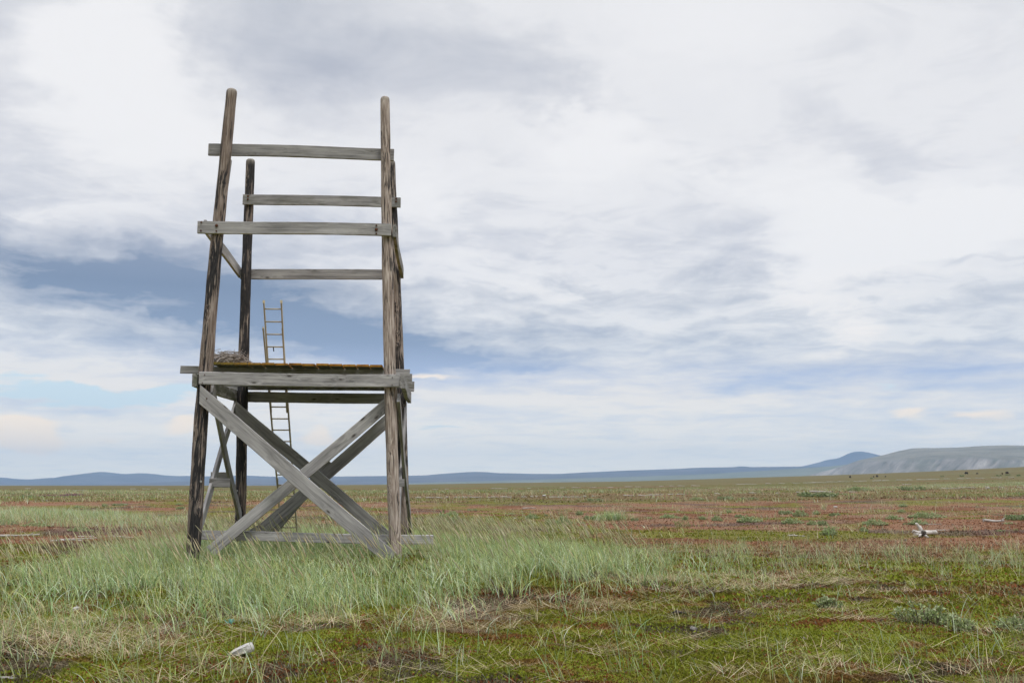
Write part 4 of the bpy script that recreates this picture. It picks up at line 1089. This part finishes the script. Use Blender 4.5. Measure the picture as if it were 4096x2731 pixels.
mb.tube([S(3676, 2136, -.13), S(3668, 2141, -.18), S(3662, 2143, -.2)], [5.5 * sk, 4 * sk, 2 * sk], 9, .1, seed=7)
mb.tube([S(3688, 2138, -.11), S(3696, 2143, -.16), S(3705, 2149, -.18)], [6 * sk, 5 * sk, 2.5 * sk], 10, .1, seed=8)
link('root', mb.mesh('root', True), STUMP, stt)
mb = MB()
mb.tube([S(3690, 2131, .02), S(3688, 2131, -.10), S(3686, 2132, -.17)], [13 * sk, 12 * sk, 7 * sk], 14, .22, seed=9)
mb.tube([S(3683, 2136, -.1), S(3680, 2138, -.18)], [7 * sk, 4 * sk], 9, .3, seed=10)
link('rotten_core', mb.mesh('rotten_core', True), ROTTEN, stt)

# small things lying in the foreground
dp = ground(966, 2622); dk = pxm(dp); mb = MB()
def D(u, v, dy=0): return Vector(((u - 966) * dk, dy, (2624 - v) * dk))
OUT = [(919, 2611), (928, 2603), (940, 2596), (952, 2590), (965, 2584), (982, 2577), (996, 2573), (1003, 2574), (1009, 2581), (1012, 2592), (1014, 2606), (1002, 2610), (985, 2613), (974, 2621), (962, 2628), (945, 2627), (930, 2622)]
rr = random.Random(8); nO = len(OUT)
for y, q in ((-.075, .62), (-.06, .88), (-.02, 1.0), (.03, .97), (.06, .80), (.07, .45)):
    for (u, v) in OUT:
        mb.v.append(D(968 + (u - 968) * q * rr.uniform(.96, 1.04), 2602 + (v - 2602) * q * rr.uniform(.94, 1.06), y + rr.uniform(-.008, .008)))
for i in range(5):
    for k in range(nO): mb.f.append((i * nO + k, i * nO + (k + 1) % nO, (i + 1) * nO + (k + 1) % nO, (i + 1) * nO + k))
mb.f.append(tuple(range(nO))); mb.f.append(tuple(5 * nO + k for k in reversed(range(nO))))
lump = link('debris_chunk', mb.mesh('debris_chunk', True), PALE, None, Matrix.Translation(dp)); tag(lump, 'off-white weathered chunk with a dark hollow end lying on foreground moss', 'debris')
mb = MB(); mb.tube([D(917, 2615, -.05), D(925, 2614, -.06), D(938, 2616, -.075)], [6 * dk, 7.5 * dk, 3 * dk], 10, .2, seed=4)
link('hollow_end', mb.mesh('hollow_end', True), ROTTEN, lump)
tp = ground(921, 2496); mb = MB(); r = random.Random(5)
for q in range(22):
    a = r.uniform(0, 6.28); c = Vector((r.uniform(-.02, .02), r.uniform(-.02, .02), .01))
    mb.tube([c, c + Vector((math.cos(a) * .02, math.sin(a) * .02, r.uniform(.01, .05))), c + Vector((math.cos(a) * .04, math.sin(a) * .04, r.uniform(.0, .05)))], [.0035, .003, .0015], 4)
tag(link('rope_scrap', mb.mesh('rope_scrap'), TEAL, None, Matrix.Translation(tp)), 'frayed scrap of teal rope in straw above the off-white chunk', 'rope')
q0 = ground(1025, 2656); mb = MB(); e = at(1132, 2500, q0.y + .10) - q0
mb.tube([Vector((0, 0, -.01)), e * .35 + Vector((0, 0, .004)), e * .7 + Vector((0, 0, .003)), e], [.0035, .0033, .003, .0022], 6)
STEM = simple_mat('dry stem', (0.50, 0.42, 0.25), (0.66, 0.57, 0.38), 30, 0.6)
tag(link('straw_stalk', mb.mesh('straw_stalk', True), STEM, None, Matrix.Translation(q0)), 'single long straight straw stalk leaning right beside the off-white chunk', 'straw')
# black scrap on the moss
k0 = ground(2715, 2455); mb = MB(); mb.tube([(-.07, 0, .02), (-.03, .01, .03), (.03, 0, .022), (.09, 0, .012)], [.006, .018, .014, .004], 8, .2, seed=2)
tag(link('dark_stick', mb.mesh('dark_stick', True), ROTTEN, None, Matrix.Translation(k0)), 'short black charred stick in straw, right of centre foreground', 'stick')

# ------------------------------------------------------------------ musk oxen
def ox_meshes():
    mb = MB(); n = 16
    # body lofted rump -> hump -> neck -> muzzle (about 2.2 m long, 1.35 m at the hump), facing +x
    prof = [(-1.02, .84, .10, .14), (-.98, .80, .27, .34), (-.80, .78, .36, .47), (-.45, .77, .40, .52), (-.05, .78, .42, .56), (.30, .82, .40, .60), (.52, .84, .34, .56), (.70, .78, .26, .44), (.86, .70, .18, .30), (1.00, .62, .145, .21), (1.12, .54, .11, .15), (1.18, .50, .06, .08)]
    b = 0
    for i, (x, zc, ry, rz) in enumerate(prof):
        for k in range(n):
            a = 2 * math.pi * k / n; s = math.sin(a)
            z = zc + s * rz * (1.0 if s > 0 else 1.08); y = math.cos(a) * ry * (1.0 if s > 0 else 1.05)
            j = 1 + .05 * math.sin(7 * a + i * 1.7)
            mb.v.append(Vector((x, y * j, max(z, .26))))
    for i in range(len(prof) - 1):
        for k in range(n):
            k2 = (k + 1) % n; mb.f.append((i * n + k, i * n + k2, (i + 1) * n + k2, (i + 1) * n + k))
    mb.f.append(tuple(reversed(range(n)))); mb.f.append(tuple((len(prof) - 1) * n + k for k in range(n)))
    for x, y in ((-.72, .2), (-.72, -.2)): mb.tube([(x + .04, y, .6), (x + .06, y, .42), (x - .05, y, .26), (x - .01, y, .06), (x + .04, y, 0)], [.16, .12, .065, .055, .075], 8)
    for x, y in ((.45, .18), (.45, -.18)): mb.tube([(x, y, .6), (x + .02, y, .36), (x + .01, y, .2), (x, y, .05), (x + .03, y, 0)], [.15, .09, .06, .055, .07], 8)
    for s in (1, -1): mb.tube([(.93, s * .15, .80), (.88, s * .26, .80)], [.05, .02], 6)
    body = mb.mesh('body', True)
    hb = MB()
    for s in (1, -1): hb.tube([(.93, s * .03, .91), (.95, s * .14, .86), (.99, s * .21, .68), (1.06, s * .25, .60), (1.12, s * .25, .68)], [.06, .06, .045, .03, .008], 8)
    sb = MB(); sb.tube([(-.35, 0, 1.22), (-.1, 0, 1.26), (.15, 0, 1.30)], [.12, .2, .1], 10, flat=.35)
    return body, hb.mesh('horns', True), sb.mesh('saddle', True)
ob, oh, osd = ox_meshes(); ob.materials.append(FUR); oh.materials.append(HORN); osd.materials.append(SADDLE)
OX = [(3401, 1910.5, 11, 1.0, 'lone dark musk ox, leftmost of the herd on the far plain', 0.9, 1),
 (3495, 1908.5, 8, .8, 'smaller musk ox, left one of a touching pair', 1.2, 1),
 (3508, 1907.5, 11, 1.0, 'bigger musk ox, right one of the touching pair', .7, -1),
 (3542, 1907, 6.5, .55, 'musk ox calf, smallest of the herd, right of the touching pair', .6, 1),
 (3865.5, 1896, 16, 1.1, 'widest musk ox seen broadside, middle of the right group', .1, -1),
 (3909, 1894.5, 11, .8, 'musk ox lying low just right of the widest one', .2, 1),
 (4009, 1896.5, 8.5, .8, 'small musk ox left of the rightmost musk ox', .8, -1),
 (4029, 1894.5, 15, 1.15, 'rightmost musk ox, standing above a dark bush', .25, 1)]
for i, (u, v, w, s, lab, rz, fl) in enumerate(OX):
    p = ground(u, v); k = pxm(p)
    t = thing('musk_ox', lab, 'musk ox', p - Vector((0, 0, .03 if i != 5 else .32)), 'musk oxen grazing far off')
    t.rotation_euler.z = rz + (math.pi if fl < 0 else 0); q = w * k / 2.2 / max(.75, abs(math.cos(rz))); t.scale = (q, q, q)
    for nm, me in (('body', ob), ('horns', oh), ('saddle', osd)):
        c = bpy.data.objects.new(nm, me); C.objects.link(c); c.parent = t

# ------------------------------------------------------------------ haze
hm = bpy.data.materials.new('haze air'); hm.use_nodes = True; hm.node_tree.nodes.clear()
ho = hm.node_tree.nodes.new('ShaderNodeOutputMaterial'); pv = hm.node_tree.nodes.new('ShaderNodeVolumePrincipled')
pv.inputs['Color'].default_value = (0.42, 0.665, 1.0, 1); pv.inputs['Density'].default_value = 7.5e-5; pv.inputs['Anisotropy'].default_value = 0.0
hm.node_tree.links.new(pv.outputs[0], ho.inputs['Volume'])
mb = MB(); mb.box((0, 6500, 225), (29000, 15500, 480))
hz = link('haze', mb.mesh('haze'), hm); tag(hz, kind='stuff')
# ------------------------------------------------------------------ sky
SUN_EL, SUN_AZ = math.radians(60), math.radians(148)      # azimuth clockwise from straight ahead
w = bpy.data.worlds.new('World'); sc.world = w; w.use_nodes = True
nt = w.node_tree; nt.nodes.clear(); g = NT(nt)
wo = g.n('ShaderNodeOutputWorld'); bg = g.n('ShaderNodeBackground'); g.l(bg.outputs[0], wo.inputs[0]); bg.inputs[1].default_value = 0.1
sky = g.n('ShaderNodeTexSky', sky_type='NISHITA'); sky.sun_disc = False; sky.sun_elevation = SUN_EL; sky.sun_rotation = SUN_AZ
sky.air_density = 1.0; sky.dust_density = 1.5; sky.ozone_density = 2.0
tc = g.n('ShaderNodeTexCoord'); D0 = g.vec('NORMALIZE', tc.outputs['Generated'])
sep = g.n('ShaderNodeSeparateXYZ'); g.l(D0, sep.inputs[0]); X, Y, Z = sep.outputs
el = g.math('ARCSINE', Z); az = g.math('ARCTAN2', X, Y)
zc = g.math('ADD', g.math('MAXIMUM', Z, 0.0), 0.10)
pl = g.n('ShaderNodeCombineXYZ'); g.l(g.math('DIVIDE', X, zc), pl.inputs[0]); g.l(g.math('DIVIDE', Y, zc), pl.inputs[1])
PL = g.mapping(pl.outputs[0], (0.9, 1.0, 1), (0, 0, math.radians(-22)))
nA = g.noise(PL, 0.75, 3, 0.52, 0.3, True); nB = g.noise(PL, 1.9, 5, 0.56, 0.5, True); nC = g.noise(g.vec('ADD', PL, (5, 3, 0)), 4.5, 4, 0.6, 0.4, True)
ae = g.n('ShaderNodeCombineXYZ'); g.l(az, ae.inputs[0]); g.l(el, ae.inputs[1])
# ragged cloud edges: displace the sky coordinates with noise
dv = g.n('ShaderNodeCombineXYZ')
fade = g.map(el, 0.0, 0.22, 0.25, 1.0)
ws = g.vec('MULTIPLY', ae.outputs[0], (5, 9, 1)); na2 = g.noise(ws, 1, 5, 0.6, 0, True); nb2 = g.noise(g.vec('ADD', ws, (7, 2, 0)), 1, 5, 0.6, 0, True)
g.l(g.math('MULTIPLY', g.math('SUBTRACT', na2, .5), g.math('MULTIPLY', fade, .16)), dv.inputs[0])
g.l(g.math('MULTIPLY', g.math('SUBTRACT', nb2, .5), g.math('MULTIPLY', fade, .10)), dv.inputs[1])
AE = g.vec('ADD', ae.outputs[0], dv.outputs[0])
def azel(U, V):
    r = ray(U * 4096 / 2352, V * 4096 / 2352).normalized()
    return math.atan2(r.x, r.y), math.asin(r.z)
PX = 1 / 2287.0
def masses(blobs, A, E):
    """sum of soft cloud masses at sky directions A (azimuth), E (elevation)"""
    acc = np.zeros(np.broadcast(A, E).shape)
    for (U, V, su, sv, rot, amp) in blobs:
        a, e = azel(U, V); c, s_ = math.cos(math.radians(rot)), math.sin(math.radians(rot))
        x = ((A - a) * c - (E - e) * s_) / (su * PX); y = ((A - a) * s_ + (E - e) * c) / (sv * PX)
        acc = acc + amp * np.exp(-np.hypot(x, y) ** 2.0)
    return acc
SHADE = [  # darker cloud masses: U, V, half widths, tilt (clockwise), strength
 (620, 50, 330, 150, 8, .72), (780, 160, 420, 90, 8, .44), (1130, 150, 170, 150, 40, .55), (1260, 215, 85, 60, 10, .5),
 (60, 130, 120, 130, 20, .35), (30, 330, 90, 220, 0, .25), (140, 190, 80, 40, 20, .3),
 (2250, 90, 330, 170, 10, .22), (1930, 330, 150, 50, 34, .30), (1560, 330, 260, 40, 30, .22), (1680, 430, 260, 34, 24, .28),
 (380, 440, 320, 50, 6, .20), (700, 470, 380, 110, 0, .26), (1000, 560, 240, 50, 10, .35), (1130, 500, 140, 60, 0, .25),
 (330, 690, 520, 90, 8, .25), (60, 640, 300, 55, 6, .30), (1250, 820, 500, 60, 4, .18), (2000, 830, 420, 70, 0, .15), (150, 610, 430, 50, 6, .48), (450, 690, 400, 75, 9, .62), (740, 775, 330, 100, 5, .80), (880, 835, 170, 45, 8, .45), (620, 640, 260, 60, 4, .30), (60, 690, 260, 40, 0, .28), (330, 800, 260, 30, 4, .35),
 (1060, 800, 220, 36, 8, .65), (1480, 828, 300, 32, -1, .5), (1300, 740, 420, 60, 4, .22), (100, 740, 260, 50, 4, .22), (1200, 840, 160, 20, 8, .38), (1620, 600, 260, 30, 6, .32), (1800, 705, 180, 40, -8, .30), (1420, 665, 330, 24, 4, .26), (1250, 760, 380, 20, 2, .25),
 (1960, 845, 240, 36, -3, .55), (2240, 880, 190, 60, 4, .62), (1740, 885, 220, 22, 0, .42), (2330, 790, 160, 90, 0, .35), (2120, 960, 240, 26, 3, .48), (1380, 960, 300, 14, 2, .28), (1060, 960, 180, 12, 0, .32), (1240, 905, 160, 14, 6, .30),
 (180, 933, 190, 9, 5, .85), (100, 878, 60, 5, 4, .35), (430, 905, 120, 14, 0, .25), (1900, 1000, 300, 18, 0, .22), (900, 985, 160, 12, 0, .18), (1010, 935, 120, 10, 4, .3)]
LIGHT = [(190, 250, 190, 260, 20, .5), (430, 330, 190, 80, 12, .5), (250, 60, 160, 90, 0, .45), (1010, 440, 180, 70, 0, .5), (1330, 330, 120, 120, 20, .5), (1150, 640, 180, 40, 0, .5),
 (2050, 590, 240, 50, -20, .9), (1900, 500, 300, 90, 20, .5), (2200, 470, 220, 90, 0, .5), (1950, 760, 110, 60, -20, .5), (1560, 380, 260, 40, 26, .4), (1320, 800, 220, 12, 4, .5), (1800, 620, 200, 20, 0, .4), (1650, 60, 300, 120, 10, .3)]
CLEAR = [(180, 900, 260, 26, 4, 1.0), (470, 895, 120, 20, 0, .7), (1000, 985, 150, 14, 4, .35), (1380, 1000, 260, 12, 0, .3), (560, 1000, 400, 14, 0, .3), (2100, 900, 200, 30, 0, .25)]
CREAM = [(25, 965, 55, 26, 0, .9), (60, 995, 40, 16, 0, .6), (250, 995, 70, 10, 4, .65), (180, 1010, 120, 8, 0, .35), (430, 975, 50, 36, 0, .75), (740, 1000, 44, 22, 0, .8), (690, 1010, 80, 14, 0, .5), (500, 1030, 60, 10, 0, .5), (130, 850, 260, 16, 4, .35), (970, 865, 130, 12, 3, .5), (2080, 945, 60, 14, 0, .6), (2200, 950, 70, 12, 4, .5), (1130, 940, 80, 8, 0, .45), (1450, 1010, 90, 7, 0, .3), (280, 1028, 60, 5, 0, .4), (1280, 870, 180, 12, 0, .35), (2300, 960, 60, 30, 0, .4)]
ROWS = [-320, -60, 50, 120, 180, 230, 280, 330, 390, 450, 510, 570, 620, 665, 710, 750, 785, 815, 842, 868, 890, 910, 930, 950, 970, 992, 1015, 1045, 1090]
EL = [math.radians(44)] + [azel(1176, v)[1] for v in ROWS[1:]]
AMAX = math.radians(31)
sepA = g.n('ShaderNodeSeparateXYZ'); g.l(AE, sepA.inputs[0]); aa, ee = sepA.outputs[0], sepA.outputs[1]
def half(side):
    """cloud layout of one half of the view: a ramp along the azimuth for every elevation, blended upwards"""
    gt = bpy.data.node_groups.new('cloud layout', 'ShaderNodeTree'); q = NT(gt)
    for nm in ('azimuth', 'elevation'): gt.interface.new_socket(nm, in_out='INPUT', socket_type='NodeSocketFloat')
    gt.interface.new_socket('layout', in_out='OUTPUT', socket_type='NodeSocketColor')
    ramps = []
    for i in range(len(EL) - 1, -1, -1):
        st_ = np.linspace(0, 1, 30); A = side * st_ * AMAX
        s1, l1 = masses(SHADE, A, EL[i]), masses(LIGHT, A, EL[i]); c1, k1 = masses(CLEAR, A, EL[i]), masses(CREAM, A, EL[i])
        f = np.clip((1 - st_) / .06, 0, 1) * (0 if i == 0 else 1)
        rgb = np.stack([s1 * .5 * f, l1 * .5 * f, (.5 + .5 * (k1 - c1) * f).clip(0, 1)], 1).clip(0, 1)
        x = q.n('ShaderNodeValToRGB'); r = x.color_ramp; r.interpolation = 'CARDINAL'
        for p in st_[1:-1]: r.elements.new(float(p))
        for e, p, c in zip(r.elements, st_, rgb): e.color = (float(c[0]), float(c[1]), float(c[2]), 1)
        ramps.append(x)
    gi, go = q.n('NodeGroupInput'), q.n('NodeGroupOutput')
    fac = q.math('MULTIPLY', gi.outputs[0], side / AMAX, clamp=True)
    acc = None
    for i, x in zip(range(len(EL) - 1, -1, -1), ramps):
        q.l(fac, x.inputs[0])
        acc = x.outputs[0] if acc is None else q.mix(q.map(gi.outputs[1], EL[i + 1], EL[i]), acc, x.outputs[0])
    q.l(acc, go.inputs[0])
    n = g.n('ShaderNodeGroup'); n.node_tree = gt
    g.l(aa, n.inputs[0]); g.l(ee, n.inputs[1])
    return n.outputs[0]
both = g.mix(g.math('GREATER_THAN', aa, 0.0), half(-1), half(1))
sb = g.n('ShaderNodeSeparateColor'); g.l(both, sb.inputs[0])
sh = g.math('MULTIPLY', sb.outputs[0], 2.0); li = g.math('MULTIPLY', sb.outputs[1], 2.0)
cl = g.math('MULTIPLY', g.math('SUBTRACT', .5, sb.outputs[2]), 2.5); cr = g.math('MULTIPLY', g.math('SUBTRACT', sb.outputs[2], .5), 2.5)
tex = g.math('MULTIPLY', g.math('SUBTRACT', 1.0, g.math('MULTIPLY', sh, .15)), g.math('ADD', g.math('MULTIPLY', g.math('SUBTRACT', nB, .5), 1.25), g.math('MULTIPLY', g.math('SUBTRACT', nC, .5), .95)))
big = g.math('MULTIPLY', g.math('SUBTRACT', nA, .5), .65)
# thin level layers in the lower sky
lay_ = g.noise(g.vec('ADD', g.vec('MULTIPLY', AE, (4.2, 46, 1)), (3, 8, 0)), 1, 4, .55, .3, True)
win = g.math('MULTIPLY', g.map(el, .03, .08), g.map(el, .36, .16))
big = g.math('ADD', big, g.math('MULTIPLY', g.math('MULTIPLY', g.math('SUBTRACT', lay_, .5), 1.1), win))
k = g.math('SUBTRACT', g.math('ADD', g.math('ADD', sh, tex), big), g.math('MULTIPLY', li, .55))
k = g.map(k, -.30, 1.20, 0, 1, False)
eln = g.math('DIVIDE', el, math.radians(40), clamp=True)
LO = [(0.0, (1.40, 1.28, 1.02)), (.067, (1.14, 1.07, .94)), (.13, (.96, .92, .87)), (.19, (.86, .87, .88)), (.32, (.825, .83, .86)), (.45, (.85, .85, .87)), (.68, (.825, .828, .85)), (1, (.80, .81, .84))]
HI = [(0.0, (.95, .98, .92)), (.10, (.60, .70, .84)), (.15, (.45, .56, .78)), (.20, (.27, .36, .52)), (.27, (.21, .285, .42)), (.36, (.32, .375, .50)), (.50, (.41, .445, .545)), (.68, (.39, .43, .515)), (1, (.55, .58, .64))]
WH = [(0.0, (1.35, 1.20, .98)), (.15, (1.05, .99, .93)), (.3, (.93, .925, .93)), (.6, (.915, .91, .92)), (1, (.9, .91, .93))]
ca, cb, cw = g.ramp(eln, LO), g.ramp(eln, HI), g.ramp(eln, WH)
col = g.mix(g.map(k, .17, 1.02, 0, 1, False), ca, cb)
col = g.mix(g.map(g.math('SUBTRACT', li, g.math('MULTIPLY', g.math('SUBTRACT', k, .25), 1.2)), .1, .9), col, cw)
clr = g.vec('MULTIPLY', sky.outputs[0], (0.12, 0.12, 0.12))
cover_ = g.math('MULTIPLY', g.map(g.math('SUBTRACT', cl, g.math('MULTIPLY', g.math('SUBTRACT', nC, .45), 1.2)), .25, .8), g.map(k, .75, .45))
col = g.mix(cover_, col, g.mix(.25, (.80, .95, 1.02), clr))
crm = g.map(g.math('ADD', cr, g.math('MULTIPLY', g.math('SUBTRACT', nb2, .5), 1.3)), .30, .75)
col = g.mix(g.math('MULTIPLY', crm, .85), col, (1.30, 1.08, .82))
# an overcast sky is brightest overhead
col = g.vec('MULTIPLY', col, (10, 10, 10))
col = g.mix(1.0, col, g.map(el, math.radians(28), math.radians(58), 1.0, 2.4), 'MULTIPLY')
behind = g.math('MULTIPLY', g.map(Y, .15, -.35), g.map(el, math.radians(38), math.radians(4)))  # invented dimming of the unseen low sky behind the camera, darkens under-deck beams
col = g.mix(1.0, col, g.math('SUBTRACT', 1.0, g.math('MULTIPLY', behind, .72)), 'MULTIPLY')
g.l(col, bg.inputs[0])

# ------------------------------------------------------------------ sun, camera, output
sl = bpy.data.lights.new('sun', 'SUN'); sl.energy = 1.5; sl.angle = math.radians(14); sl.color = (1, .96, .90)
so = bpy.data.objects.new('sun', sl); C.objects.link(so)
sd = Vector((math.sin(SUN_AZ) * math.cos(SUN_EL), math.cos(SUN_AZ) * math.cos(SUN_EL), math.sin(SUN_EL)))
so.rotation_euler = (-sd).to_track_quat('-Z', 'Y').to_euler()
cd = bpy.data.cameras.new('camera'); cam = bpy.data.objects.new('camera', cd); C.objects.link(cam)
cd.sensor_width = 36; cd.lens = 35; cd.clip_start = 0.1; cd.clip_end = 60000
cam.location = (0, 0, H); cam.rotation_euler = (math.pi / 2 + PITCH, 0, 0); sc.camera = cam
sc.view_settings.view_transform = 'Standard'; sc.view_settings.look = 'None'; sc.view_settings.exposure = 0; sc.view_settings.gamma = 1
sc.cycles.use_denoising = True; sc.cycles.max_bounces = 6; sc.cycles.diffuse_bounces = 3; sc.cycles.transmission_bounces = 3; sc.cycles.volume_bounces = 0
